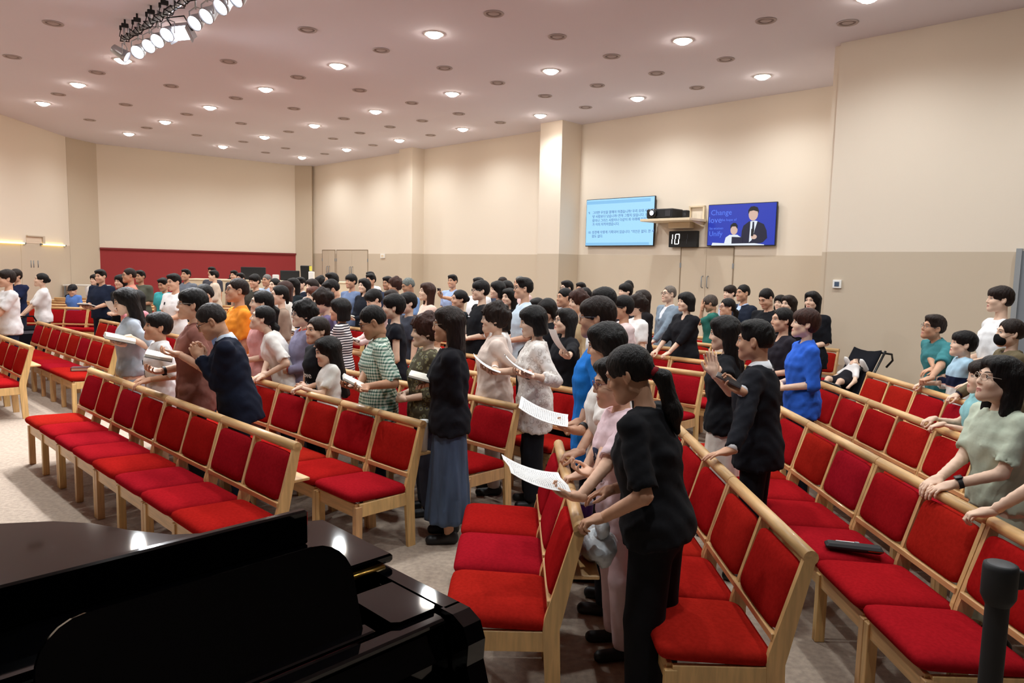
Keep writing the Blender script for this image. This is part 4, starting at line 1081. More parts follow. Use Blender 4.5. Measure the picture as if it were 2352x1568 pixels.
def person(label, x, y, H, yaw=0., sex='m', lod=0, hairs=('short', '#16110f'), top=('tee', '#ffffff'), bottom=('trousers', '#1c1d26'), lean=0., side=0., hy=0., hp=0., hr=0.,
           L='down', R='down', glasses=None, bulk=1., sk='a', neck='crew', extra=(), shoes='#17171a', group=None, hs=None, z0=0.):
    """one standing figure facing yaw; L / R are hand specs: preset name or (target, finger direction, back-of-hand direction, pose) in the figure's own frame"""
    root = thing('person', label, 'person', (x, y, z0), yaw, group)
    k = H/1.70; hs = hs or (.955 if sex == 'm' else .93) if H > 1.45 else .94; child = H < 1.45
    vb = (.017, .021, .026, .034)[lod]; vh = (.0062, .0085, .0115, .015)[lod]; vr = (.0085, .0105, .0135, .017)[lod]; vhand = (.005, .0075, .0095, .014)[lod]; vt = (.022, .028, .036, .045)[lod]
    f = sex == 'f'
    hipz = .52*H; O = A3(0, 0, hipz)
    Rl = roty(side)@rotx(-lean)
    ex, ey, ez = Rl@A3(1, 0, 0), Rl@A3(0, 1, 0), Rl@A3(0, 0, 1)
    T = lambda a, b, c: O+ex*a*k+ey*b*k+ez*(c*k-hipz)
    sw = (.194 if not f else .172)*(bulk*.4+.6); sz = 1.352
    if child: sw *= .92
    wst, hpw, chw = (.148, .166, .176) if not f else (.13, .172, .16)
    dpt = .122 if not f else .116
    B = bulk
    keys = lambda o: [(.80*k-hipz, (hpw*B)*k+o, dpt*B*k+o, -.01*k), (.92*k-hipz, hpw*B*k+o, (dpt+.004)*B*k+o, -.008*k), (1.05*k-hipz, wst*B*k+o, (dpt-.012)*B*k+o, 0.), (1.22*k-hipz, chw*(B*.6+.4)*k+o, (dpt+(.012 if f else .002))*(B*.6+.4)*k+o, .006*k), (1.31*k-hipz, (chw+.002)*k+o, (dpt-.014)*k+o, 0), (1.385*k-hipz, .10*k+o, .066*k+o, -.012*k), (1.42*k-hipz, .062*k+o, .058*k+o, -.016*k)]
    nb = T(0, -.016, 1.39)
    # head placement
    hd = rotz(hy)@roty(hr)@rotx(hp)
    tilt = Rl if abs(lean) < .9 else rotx(-.5)
    nk = nb+(Rl@rotx(-max(0, -hp)*.35))@A3(0, .026*k, (H-.122*hs)-1.39*k)
    hc = nk+hd@A3(0, max(0, -hp)*.02, 0)
    sk_m = skin(sk)
    bd = Acc()
    prim = [Loft(O, ez, ex, ey, keys(-.012))]
    prim.append(Cone(nb, hc+hd@A3(0, -.03, -.07), .05*k if not f else .043*k, .047 if not f else .042, .03))
    # arms
    L1, L2 = .285*k, .245*k
    arms = {}
    PRE = {'down': (A3(.23, .03, .80), A3(0, .1, -1), A3(1, 0, 0), 'relax'), 'rail': (A3(.13, .34, .90/k), A3(-.1, 1, -.35), A3(0, .3, 1), 'grip'),
           'book': (A3(.07, .30, 1.02), A3(-.35, .9, .15), A3(.1, .15, -1), 'hold'), 'clasp': (A3(.05, .22, .95), A3(-.8, .6, -.1), A3(.2, .6, .8), 'relax'),
           'pray': (A3(.03, .25, 1.24), A3(-.1, .35, 1), A3(1, .2, 0), 'flat'), 'face': (A3(.05, .16, 1.48), A3(-.2, .1, 1), A3(.5, 1, 0), 'flat'), 'waist': (A3(.10, .20, 1.02), A3(-.9, .4, 0), A3(.1, .8, .5), 'relax')}
    for nm, sx, spec in (('R', 1, R), ('L', -1, L)):
        if spec is None: continue
        S_ = T(sx*sw, -.012, sz)
        hint = A3(sx*.35, -.55, -1)
        if isinstance(spec, str):
            t, fd, bkd, pose = PRE[spec]; t = t*k; m_ = A3(sx, 1, 1); t, fd, bkd = t*m_, fd*m_, bkd*m_
            if spec == 'down': t = T(sx*.225, .05, .82)
        else:
            t, fd, bkd, pose = A3(*spec[0]), A3(*spec[1]), A3(*spec[2]), spec[3]
            if len(spec) > 4: hint = A3(*spec[4])
        d = t-S_; ln = min(max(np.linalg.norm(d), .12), (L1+L2)*.998); dn = nrm(d); W_ = S_+dn*ln
        ca = (L1*L1+ln*ln-L2*L2)/(2*L1*ln); ca = min(1, max(-1, ca)); hp_ = nrm(hint-dn*(hint@dn))
        Eb = S_+dn*(L1*ca)+hp_*(L1*math.sqrt(1-ca*ca))
        arms[nm] = (S_, Eb, W_)
        th = (.046 if not f else .040)*(.5+.5*B)
        if child: th *= .85
        prim += [Cone(S_, Eb, th*k, th*.86*k, .02), Cone(Eb, W_, th*.9*k, .026*k+.001, .015)]
        Y = nrm(fd); Z = A3(*bkd); Z = nrm(Z-Y*(Z@Y)); X_ = np.cross(Y, Z)
        hv, hq = hand(pose, vhand); hk = (.98 if not f else .9)*(1 if not child else max(.72, k))
        hv = hv*hk*np.array([sx, 1, 1]); hq2 = hq if sx > 0 else hq[:, ::-1]
        bd.add(hv@np.stack([X_*1., Y, Z]) + W_, hq2, 0)
        arms[nm+'h'] = (W_, X_, Y, Z, hk)
    # legs
    for sx in ((-1, 1) if bottom[0] != 'trousers' else ()):     # trousers hide the legs completely
        hj = A3(sx*.085*k, 0, .50*H); kn = A3(sx*.095*k, .01, .275*H); an = A3(sx*.10*k, -.015, .045*H)
        prim += [Cone(hj, kn, .08*k, .056*k, .03), Cone(kn, an, .054*k, .036*k, .02)]
    v, q = Grid(prim, vb).mesh(); bd.add(v, q, 0)
    hv, hq, hm = head('c' if child else ('f' if f else 'm'), vh)
    bd.add((hv*hs)@hd.T+hc, hq, hm)
    bd.build('body', [sk_m, LIP, DARKH, EYEW], root)
    if hairs:
        v, q = hair(hairs[0], vr); hr_o = Acc().add((v*hs*1.01)@hd.T+hc, q).build('hair' if hairs[0] != 'cap' else 'cap', [hairmat(hairs[1])], root)
        if len(hairs) > 2:      # hair tie or clip
            e = ell_mesh((0, -.118, .022 if hairs[0] == 'pony' else -.032), (.037, .032, .027), 12, 6); Acc().add((e[0]*hs)@hd.T+hc, e[1]).build('hair_tie', [cloth(hairs[2])], hr_o)
    # ---- garments
    kind, tc = top[0], top[1]; tm = tc if not isinstance(tc, str) else cloth(tc)
    op = top[2] if len(top) > 2 else {}
    long_ = kind in ('jacket', 'long', 'blouse', 'cardigan')
    loose = {'tee': .016, 'polo': .016, 'shirt': .016, 'jacket': .024, 'long': .012, 'blouse': .022, 'cardigan': .02, 'dress': .012, 'vest': .014, 'sleeveless': .008, 'cape': .02}.get(kind, .014)*k
    hem = op.get('hem', {'jacket': .76, 'blouse': .80, 'tee': .80, 'dress': .86}.get(kind, .82))
    kk = [(a, b+(.010*k if i < 2 else .004*k), c+(.012*k if i < 2 else .004*k), d) for i, (a, b, c, d) in enumerate(keys(loose))]; kk[0] = (min(hem, .80)*k-hipz-.02,)+kk[0][1:]
    pr = [Loft(O, ez, ex, ey, kk)]; slv = []
    for sx, nm in ((1, 'R'), (-1, 'L')):
        pr.append(Cone(T(sx*.05, -.014, 1.368), T(sx*sw*.96, -.012, sz+.004), .052*k+loose*.4, .05*k+loose*.7, .035))
        if nm not in arms: continue
        S_, Eb, W_ = arms[nm]; th = (.046 if not f else .040)*(.5+.5*B)*k*(.88 if child else 1)
        if long_:
            w3 = {'blouse': .022, 'jacket': .016}.get(kind, .012)
            e2 = Eb+(W_-Eb)*(op.get('cuff', .93))
            slv += [Cone(S_, Eb, th+loose*.75, th+loose*.55, .03), Cone(Eb, e2, th*.93+loose*.55, .03*k+w3, .02)]
        elif kind == 'sleeveless': pass
        else:
            fr_ = op.get('sleeve', .72)
            if fr_ <= 1: slv += [Cone(S_, S_+(Eb-S_)*fr_, th+loose*.85, th+loose*1.15+.004, .03)]
            else: slv += [Cone(S_, Eb, th+loose*.85, th+loose+.006, .03), Cone(Eb, Eb+(W_-Eb)*(fr_-1), th+loose+.006, th+loose+.012, .02)]
    g = Grid(pr+slv, vb, apply=False); Dt = g.D.copy()
    for p_ in slv: g.op(p_)
    for nm in ('R', 'L'):
        if nm not in arms: continue
        S_, Eb, W_ = arms[nm]
        # clean sleeve ends: cut away the rounded tip beyond the hem of the sleeve
        if long_: p_, dr = Eb+(W_-Eb)*(op.get('cuff', .93)), nrm(W_-Eb)
        elif kind == 'sleeveless': p_, dr = S_+(Eb-S_)*-.02, nrm(Eb-S_)
        else:
            fr_ = op.get('sleeve', .72)
            p_, dr = (S_+(Eb-S_)*fr_, nrm(Eb-S_)) if fr_ <= 1 else (Eb+(W_-Eb)*(fr_-1), nrm(W_-Eb))
        rc = (.05 if long_ else .084)*k
        g.cut(Cone(p_+dr*(rc-.002*k), p_+dr*(rc+.04*k), rc, rc), .004)
    Ds = g.D; g.D = Dt
    for p_ in pr: g.op(p_)
    g.plane(T(0, 0, hem), ez); g.D = smin(g.D, Ds, .025)
    if neck in ('crew', 'v', 'suit', 'scoop'):
        g.cut(Ell(T(0, .004, 1.445), (.068*k, .07*k, .06*k)), .006)
    if neck == 'v': g.cut(Cone(T(0, .09, 1.43), T(0, .135, 1.29), .038*k, .004*k), .006)
    if neck == 'scoop': g.cut(Ell(T(0, .09, 1.42), (.075*k, .07*k, .075*k)), .008)
    if neck == 'suit': g.cut(Cone(T(0, .085, 1.43), T(0, .15, 1.14), .055*k, .006*k), .006)
    wr = .0048*(1 if lod < 3 else 0)
    if wr: g.noise(lambda X, Y, Z: wr*np.sin(Z*38+9*np.sin(X*9+Y*7))*np.sin(X*23-Y*19+2)+wr*.6*np.sin(Z*75+X*40+5*np.sin(Y*21)))
    v, q = g.mesh(); nmg = {'jacket': 'jacket', 'dress': 'dress', 'cardigan': 'cardigan', 'vest': 'vest', 'cape': 'cape', 'blouse': 'blouse'}.get(kind, 'shirt')
    garm = Acc().add(v, q).build(nmg, [tm], root)
    inner = op.get('inner')
    if inner:
        kk2 = [(a, max(b-.014, .01), c-.012, d) for a, b, c, d in keys(loose) if a > 1.0*k-hipz]
        gi = Grid([Loft(O, ez, ex, ey, kk2)], vb); gi.cut(Ell(T(0, .004, 1.445), (.062*k, .064*k, .05*k)), .006)
        v, q = gi.mesh(); Acc().add(v, q).build('inner_shirt', [cloth(inner)], root)
        for nm in ('R', 'L'):
            if long_ and nm in arms:
                S_, Eb, W_ = arms[nm]; mb = MB(); d_ = W_-Eb; mb.tube([tuple(Eb+d_*.80), tuple(Eb+d_*1.0)], [.036*k, .037*k], 12); v, q = quads(mb); Acc().add(v, q).build('cuff', [cloth(inner)], garm)
    colr = op.get('collar')
    if colr:
        mb = MB(); V_ = []; F = []; N = 22; hgt = op.get('ch', .036)
        for i in range(N+1):
            a = math.radians(-62+ (304)*i/N)+math.pi; a = math.radians(118)+math.radians(304)*i/N  # opening at the front (+y)
            c_, s_ = math.cos(a), math.sin(a); fr = max(0, s_)  # 1 at the front
            drop = .05*fr**2
            for (r, z) in ((.060, 1.37-drop*.6), (.056, 1.405+hgt-drop), (.060, 1.408+hgt-drop), (.088, 1.392-drop*1.2), (.082, 1.384-drop*1.2)):
                V_.append(T(r*c_*1.08, -.012+r*s_*1.05+.012*fr, z))
        for i in range(N):
            for j in range(5): F.append((i*5+j, i*5+(j+1) % 5, (i+1)*5+(j+1) % 5, (i+1)*5+j))
        Acc().add(np.array(V_), np.array(F)).build('collar', [colr if not isinstance(colr, str) else cloth(colr)], garm)
    if op.get('tie'):
        mb = MB(); P_ = [T(0, .075, 1.395), T(0, .118, 1.31), T(0, .135, 1.2), T(0, .13, 1.1)]; mb.tube([tuple(p) for p in P_], [.014, .02, .028, .02], 6); v, q = quads(mb); Acc().add(v, q).build('tie', [cloth(op['tie'])], garm)
    bk, bc = bottom[0], bottom[1]; bm_ = bc if not isinstance(bc, str) else cloth(bc, 'twill'); bo = bottom[2] if len(bottom) > 2 else {}
    if bk in ('trousers', 'shorts'):
        wd = bo.get('wide', 1.)
        pr = [Ell((0, -.008*k, .50*H), (hpw*B*k-.004, dpt*B*k-.004, .11*k), k=.03), Loft((0, 0, 0), (0, 0, 1), (1, 0, 0), (0, 1, 0), [(.50*H, hpw*B*k-.002, dpt*B*k-.002, -.006), (.58*H, (wst*.6+hpw*.4)*B*k-.006, (dpt-.006)*B*k-.006, 0)])]
        low = .04*H if bk == 'trousers' else .30*H
        for sx in (-1, 1): pr += [Cone((sx*.076*k, -.005, .485*H), (sx*.095*k, .006, .275*H), .088*k*B, .072*k*wd, .03), Cone((sx*.097*k, .008, .275*H), (sx*.10*k, -.012, low), .072*k*wd, .058*k*wd*(1.2 if wd > 1 else 1), .02)]
        g = Grid(pr, vt); g.plane((0, 0, low), (0, 0, 1)); v, q = g.mesh(); Acc().add(v, q).build(bk, [bm_], root)
    elif bk in ('skirt', 'dress_skirt'):
        low = bo.get('hem', .12)*H; fl = bo.get('flare', 1.5); topz = .60*H
        g = Grid([Loft((0, 0, 0), (0, 0, 1), (1, 0, 0), (0, 1, 0), [(low, hpw*fl*k, dpt*fl*1.1*k, 0), (.47*H, hpw*B*k*1.06, dpt*B*k*1.06, -.006), (.50*H, hpw*B*k-.004, dpt*B*k-.004, -.006), (topz, wst*B*k-.008, (dpt-.014)*B*k-.006, 0)], wav=(11, .09, .5*H, low))], vt); v, q = g.mesh(); Acc().add(v, q).build('skirt', [bm_], root)
    for sx in (-1, 1):
        g = Grid([Cone((sx*.10*k, -.05*k, .035), (sx*.11*k, .12*k, .03), .038*k, .036*k, .02), Ell((sx*.10*k, -.03*k, .06), (.04*k, .05*k, .045*k), k=.02)], (.014, .018, .022, .03)[lod]); g.plane((0, 0, 0), (0, 0, 1)); v, q = g.mesh(); Acc().add(v, q).build('shoe', [mat('shoe_'+shoes.strip('#'), shoes, rough=.5)], root)
    if glasses:
        mb = MB()
        for sx in (-1, 1):
            mb.tube([(sx*.033+.024*math.cos(a), .103-.004*math.cos(a)*sx, .006+.019*math.sin(a)) for a in np.linspace(0, 2*math.pi, 13)], .0018 if lod == 0 else .0026, 5)
            mb.tube([(sx*.057, .098, .012), (sx*.079, .04, .012), (sx*.083, -.01, .010)], .0016 if lod == 0 else .0026, 5)
        mb.tube([(-.010, .105, .008), (0, .109, .011), (.010, .105, .008)], .0018, 5)
        v, q = quads(mb); Acc().add((v*hs)@hd.T+hc, q).build('glasses', [mat('frame_'+glasses.strip('#'), glasses, rough=.3, metal=.4)], root)
    for e in extra:
        if e[0] == 'watch':
            W_, X_, Y, Z, hk = arms[e[1]+'h']; S_, Eb, Wr = arms[e[1]]; d_ = nrm(Wr-Eb); c0 = Wr-d_*.035*k
            mb = MB(); r0 = .032*k; mb.tube([tuple(c0-d_*.011), tuple(c0+d_*.011)], r0, 14, cap=False); v, q = quads(mb); ws = Acc().add(v, q).build('watch_strap', [mat('strap_'+e[2].strip('#'), e[2], rough=.6)], root)
            n_ = nrm(Z-d_*(Z@d_)); s2 = np.cross(d_, n_); c1_ = c0+n_*(r0+.002); rot_ = Matrix(np.stack([s2, d_, n_], 1).tolist())
            mb = MB(); mb.box((0, 0, 0), (.036, .036, .010), ch=.003, rot=rot_); mb.v = [tuple(np.array(p)+c1_) for p in mb.v]; v, q = quads(mb); Acc().add(v, q).build('watch_face', [BLACK], ws)
        elif e[0] == 'mask':
            g = Grid([Ell((0, .066, -.062), (.066, .058, .058)), Ell((0, .1, -.035), (.02, .02, .03), k=.02)], max(vh, .006)); g.cut(Ell((0, .03, -.045), (.062, .066, .072)), .004); g.cut(Ell((0, .09, .045), (.2, .1, .055)), .004); v, q = g.mesh(); fm = Acc().add((v*hs)@hd.T+hc, q).build('face_mask', [cloth(e[1])], root)
            mb = MB()
            for sx in (-1, 1): mb.tube([(sx*.062, .06, -.04), (sx*.08, .02, -.015), (sx*.084, -.012, .0)], .0016, 4)
            v, q = quads(mb); Acc().add((v*hs)@hd.T+hc, q).build('mask_loop', [cloth(e[1])], fm)
        elif e[0] == 'strap':      # lanyard or bag strap over the shoulder
            pts_ = [T(.06, -.075, 1.37), T(.075, .02, 1.425), T(.06, .125, 1.31), T(.0, .145, 1.15), T(-.02, .14, .95), T(-.02, .12, .8)]
            mb = MB(); mb.tube([tuple(p) for p in pts_], .012, 5); v, q = quads(mb); Acc().add(v, q).build('strap', [cloth(e[1])], root)
        elif e[0] == 'clip':
            mb = MB(); mb.box((0, -.125, -.02), (.03, .02, .11), ch=.006); v, q = quads(mb); Acc().add((v*hs)@hd.T+hc, q).build('hair_clip', [mat('clip_cream', e[1], rough=.4)], hr_o)
        elif e[0] in ('text', 'patch'):       # prints follow the curve of the garment front
            ka = np.array(kk)
            def front(x_, z_, out):
                h_ = z_*k-hipz; rx = np.interp(h_, ka[:, 0], ka[:, 1]); ry = np.interp(h_, ka[:, 0], ka[:, 2]); oy = np.interp(h_, ka[:, 0], ka[:, 3])
                return T(x_, (oy+ry*math.sqrt(max(.04, 1-(x_*k/rx)**2))+out)/k, z_)
            if e[0] == 'text':             # (text, size, z, colour, x)
                x0, z0_ = (e[5] if len(e) > 5 else 0), e[3]
                to = text('shirt_print', e[1], e[2], (0, 0, 0), cloth(e[4]), garm, rot=(0, 0, 0), align='CENTER')
                WARP[to.name] = lambda c, x0=x0, z0_=z0_: front(x0-c.x, z0_+c.y, .006+c.z)
            else:                          # (name, colour, w, h, x, z)
                mb = MB(); mb.prism(rrect(e[3], e[4], min(e[3], e[4])*.3), -.002, .004, axis='y'); mb.v = [tuple(front(e[5]+q_[0], e[6]+q_[2], .004+q_[1])) for q_ in mb.v]
                v, q = quads(mb); Acc().add(v, q).build(e[1], [cloth(e[2])], garm)
    root['_h'] = [float(c) for c in hc]
    PEOPLE.append(root)
    return root, arms, T
PEOPLE = []
def world(root, p):
    a = root.rotation_euler.z; c, s_ = math.cos(a), math.sin(a)
    return Vector((root.location.x+c*p[0]-s_*p[1], root.location.y+s_*p[0]+c*p[1], root.location.z+p[2]))

# ---- things held in hands (each a thing of its own)
PAGE = mat('page_paper', '#efe9dc', rough=.8); COVER = mat('black_cover', '#1d1a1c', rough=.55)
def printed(name='printed_paper'):
    if name in MATS: return MATS[name]
    m = mat(name, '#f4f2f0', rough=.8, spec=.2); nt = m.node_tree; b = nt.nodes['Principled BSDF']; N = nt.nodes.new; L_ = nt.links.new
    tc = N('ShaderNodeTexCoord'); sp = N('ShaderNodeSeparateXYZ'); L_(tc.outputs['Object'], sp.inputs[0])
    def mth(op, a, bb):
        n = N('ShaderNodeMath'); n.operation = op
        for i, x_ in enumerate((a, bb)):
            if isinstance(x_, (int, float)): n.inputs[i].default_value = x_
            else: L_(x_, n.inputs[i])
        return n.outputs[0]
    ln = mth('LESS_THAN', mth('FRACT', mth('MULTIPLY', sp.outputs[1], 95.), 0), .42)
    nz = N('ShaderNodeTexNoise'); nz.inputs['Scale'].default_value = 1.; mp = N('ShaderNodeMapping'); mp.inputs['Scale'].default_value = (330, 95, 1); L_(tc.outputs['Object'], mp.inputs[0]); L_(mp.outputs[0], nz.inputs[0])
    ink = mth('MULTIPLY', ln, mth('GREATER_THAN', nz.outputs[0], .47))
    ma = mth('MULTIPLY', mth('LESS_THAN', mth('ABSOLUTE', sp.outputs[0], 0), .085), mth('LESS_THAN', mth('ABSOLUTE', sp.outputs[1], 0), .125))
    mx = N('ShaderNodeMix'); mx.data_type = 'RGBA'; mx.inputs[6].default_value = lin('#f4f2f0'); mx.inputs[7].default_value = lin('#8a888c'); L_(mth('MULTIPLY', mth('MULTIPLY', ink, ma), .8), mx.inputs[0]); L_(mx.outputs[2], b.inputs['Base Color'])
    return m
def orient(o, loc, X_, Y_):
    """place with local x, y along the given world directions"""
    X_ = Vector(X_).normalized(); Y_ = Vector(Y_); Y_ = (Y_-X_*Y_.dot(X_)).normalized(); Z_ = X_.cross(Y_)
    m = Matrix((X_, Y_, Z_)).transposed().to_4x4(); m.translation = Vector(loc); o.matrix_world = m; return o
def open_book(label, loc, X_, Y_, w=.13, hgt=.19, th=.02, cover=COVER, name='open_book'):
    r = thing(name, label, 'book'); orient(r, loc, X_, Y_)
    for sx in (-1, 1):
        prof = [(0, .004), (0, th+.002), (sx*w*.25, th+.010), (sx*w*.6, th+.008), (sx*w*.97, th*.7+.004), (sx*w*.97, .004)]
        MB().prism(prof, -hgt/2, hgt/2, axis='y').build('page_block', PAGE, r)
        MB().prism([(0, 0), (0, .004), (sx*w*1.03, .004), (sx*w*1.03, 0)], -hgt*.52, hgt*.52, axis='y').build('cover', cover, r)
    return r
def sheet(label, loc, X_, Y_, w=.2, hgt=.285, bend=.02, m=None, name='paper_sheet'):
    r = tag(obj(name, None), label, 'paper'); 
    V_ = []; F = []; n = 8
    for z in (0, -.0012):
        for j in range(n+1):
            y = -hgt/2+hgt*j/n
            for i in range(5): x_ = -w/2+w*i/4; V_.append((x_, y, z+bend*((y/(hgt/2))**2)+.006*math.sin(i*1.5)))
    N0 = (n+1)*5
    for j in range(n):
        for i in range(4): a = j*5+i; F.append((a, a+1, a+6, a+5)); F.append((N0+a+5, N0+a+6, N0+a+1, N0+a))
    r2 = MB().add(V_, F, 0, True).build('sheet', m or printed(), r); orient(r, loc, X_, Y_); return r
def phone(label, loc, X_, Y_, col='#2b2326'):
    r = thing('phone', label, 'phone'); orient(r, loc, X_, Y_)
    MB().box((0, 0, 0), (.075, .155, .010), ch=.003).build('case', mat('phone_'+col.strip('#'), col, rough=.35), r); MB().box((0, 0, .0055), (.068, .146, .002)).build('screen', BLACK, r)
    MB().box((-.02, .055, -.006), (.025, .03, .004), ch=.001).build('camera_bump', CHROME, r); return r
# ------------------------------------------------------------------ the congregation (position on the floor, height and facing of each figure)
PAT = {'@plaid': pattern('green_plaid', 'plaid', '#dfe6d8', '#4f7d6b', 42., c3='#27413f'), '@dots': pattern('olive_circles', 'dots', '#57503f', '#8d8a68', 26., c3='#5c5a66'),
       '@lace': pattern('white_lace', 'lace', '#efe8e2', '#cfc4bb', 24.), '@stripes': pattern('navy_stripes', 'stripes', '#ece6e6', '#2a2630', 38.),
       '@bandboy': pattern('banded_shirt', 'bands', '#a9c9dd', None, [(1.0, '#1b2340'), (.90, '#e9c9bd'), (.888, '#eeeae6')]) if False else None,
       '@denim': mat('washed_denim', '#3f4e66', rough=.9, var=.35, vscale=5, bstretch=(2, 2, .4), bump=.4, bscale=20)}
def bands(name, top, rest):
    m = pattern.__wrapped__(name) if hasattr(pattern, '__wrapped__') else None
PAT['@bandboy'] = pattern('banded_shirt', 'bands', '#a9c9dd', '#a9c9dd', [(1.01, '#1b2340'), (.915, '#e0a898'), (.905, '#eeeae6')])
def _pat(x):
    if isinstance(x, str) and x.startswith('@'): return PAT[x]
    if isinstance(x, tuple): return tuple(_pat(e) for e in x)
    if isinstance(x, dict): return {k: _pat(e) for k, e in x.items()}
    return x
FIG = []
def Q(label, x, y, H, yaw, lod=1, **kw):
    kw = {k: _pat(v) for k, v in kw.items()}
    r = person(label, x, y, H, yaw, lod=lod, group='people standing among the chairs', **kw); FIG.append(r); return r
Q('woman in black blouse and wide black trousers gripping the short row rail', 0.640, 3.020, 1.620, 1.048, lod=0, sex='f', hairs=('lowpony', '#14100f', '#7a1820'), top=('shirt', '#141418', {'sleeve': 0.85}), bottom=('trousers', '#101014', {'wide': 1.25}), neck='v', hp=-0.42, hy=0.12, bulk=1.12, L=((-0.201, 0.163, 0.9), (-0.499, 0.866, -0.25), (0, 0.2, 1), 'grip'), R=((0.048, 0.223, 0.945), (-0.499, 0.866, -0.25), (0, 0.2, 1), 'relax'), sk='b', lean=0.17)
Q('young person in pink football jersey with black shoulders holding a printed sheet', 0.560, 3.500, 1.500, 1.691, lod=0, sex='f', hairs=('short', '#14100f'), top=('tee', '#efd3da', {'sleeve': 0.8, 'hem': 0.72}), bottom=('trousers', '#f0d4da'), glasses='#6a2630', hp=-0.18, L=((-0.426, 0.309, 0.945), (0.12, 0.993, 0.15), (0.05, 0.3, -1), 'hold'), R=((-0.339, 0.233, 0.935), (0.12, 0.993, 0.15), (0.05, 0.3, -1), 'hold'), extra=[('patch', 'club_badge', '#2a2f45', 0.06, 0.08, -0.05, 1.14), ('text', 'B', 0.035, 1.165, '#e8e2e6', -0.05), ('text', 'EIS', 0.06, 1.1, '#22252e', 0.05), ('text', 'BO', 0.075, 1.02, '#22252e', -0.02)], lean=0.06)
Q('long-haired woman in white tee holding the short row rail with both hands', 0.570, 3.970, 1.630, 1.289, lod=0, sex='f', hairs=('straight', '#14100f'), top=('tee', '#f1ede8', {'hem': 0.78}), bottom=('trousers', '#20242e'), hp=-0.2, L=((-0.469, 0.071, 0.905), (-0.278, 0.96, -0.25), (0, 0.2, 1), 'grip'), R=((-0.199, 0.163, 0.905), (-0.278, 0.96, -0.25), (0, 0.2, 1), 'grip'), lean=0.04)
Q('tall man in bright blue shirt holding a printed sheet over the rail', 0.530, 4.420, 1.750, 1.382, lod=0, hairs=('bowl', '#241813'), top=('shirt', '#1f7fe0', {'collar': '#1f7fe0', 'sleeve': 0.85, 'hem': 0.7}), bottom=('trousers', '#1d2230'), glasses='#8a8a90', hp=-0.06, hy=-0.02, sk='b', L=((-0.5, 0.051, 1.035), (-0.188, 0.982, 0.15), (0.05, 0.3, -1), 'hold'), R=((-0.345, 0.091, 0.895), (-0.188, 0.982, -0.25), (0, 0.2, 1), 'grip'), extra=[('watch', 'L', '#15151a')], neck='v')
Q('man in dark suit looking left with a phone, hand on the chair rail', 1.540, 4.420, 1.630, 1.061, lod=0, hairs=('short', '#14100f'), top=('jacket', '#17181f', {'inner': '#eeeef2', 'collar': '#eeeef2', 'ch': 0.045}), bottom=('trousers', '#14151b'), neck='suit', sk='b', hp=-0.08, L=((-0.583, 0.041, 0.9), (-0.488, 0.873, -0.25), (0, 0.2, 1), 'flat'), R=((-0.47, 0.055, 1.225), (-0.3, 0.9, 0.35), (0.3, 0.3, -1), 'hold'), lean=0.05)
Q('woman with long dark hair in black top raising both hands in prayer', 1.550, 5.193, 1.605, 1.176, lod=0, sex='f', hairs=('long', '#14100f'), top=('tee', '#15161b', {'hem': 0.82, 'sleeve': 0.45}), bottom=('skirt', '#e4dcd2', {'hem': 0.15, 'flare': 1.15}), hp=-0.15, L=((-0.545, 0.012, 1.262), (-0.05, 0.3, 1), (1, 0.2, 0), 'flat'), R=((-0.498, 0.039, 1.247), (-0.1, 0.3, 1), (-1, 0.2, 0), 'flat'), sk='c')
Q('woman with short brown hair in royal blue shirt standing behind the rail', 2.470, 6.070, 1.623, 1.498, lod=0, sex='f', hairs=('mop', '#3a2018'), top=('shirt', '#2f63cf', {'collar': '#2f63cf', 'sleeve': 1.05, 'hem': 0.76}), bottom=('trousers', '#171a22'), neck='v', hp=0.08, hy=-0.1, sk='c', L='waist', R='waist', bulk=1.06)
Q('smiling woman in large black tee standing by the right wall', 3.806, 9.200, 1.698, 2.301, lod=0, sex='f', hairs=('lob', '#14100f'), top=('tee', '#15161c', {'hem': 0.74, 'sleeve': 0.95}), bottom=('trousers', '#17181d'), sk='c', L='waist', R='waist', bulk=1.2)
Q('woman in dark glittering top standing between suited man and blue shirt', 2.620, 7.000, 1.590, 1.701, lod=0, sex='f', hairs=('tied', '#14100f'), top=('tee', '#26222a', {'sleeve': 0.9}), neck='scoop', bottom=('skirt', '#1b1a20'), L='waist', R='clasp', hp=0.02)
Q('woman in sage green dress and glasses leaning on the right block rail', 2.510, 3.620, 1.530, 1.628, lod=0, sex='f', hairs=('lob', '#14100f'), top=('dress', '#c3cdb9', {'sleeve': 0.75}), bottom=('dress_skirt', '#c3cdb9', {'hem': 0.12, 'flare': 1.25}), neck='v', glasses='#c9b8a8', hp=0.16, hy=-0.05, sk='c', R=((0.027, 0.297, 0.9), (-0.25, 1, -0.35), (0, 0.3, 1), 'relax'), L=((-0.081, 0.297, 0.9), (0.2, 1, -0.35), (0, 0.3, 1), 'relax'), lean=0.06, extra=[('watch', 'L', '#1a1a1e')])
Q('tall young man in white tee standing at the right wall', 4.660, 6.920, 1.840, 1.362, lod=0, hairs=('bowl', '#241813'), top=('tee', '#f2f1f2', {'hem': 0.74, 'sleeve': 0.85}), bottom=('trousers', '#b9b3ae'), hp=0.03, sk='c', L=((-0.022, 0.26, 1.104), (0.7, 0.7, -0.1), (0.1, 0.5, 0.8), 'relax'), R=((0.054, 0.271, 1.115), (-0.7, 0.7, -0.1), (0.1, 0.5, 0.8), 'relax'), extra=[('watch', 'R', '#dddddd')])
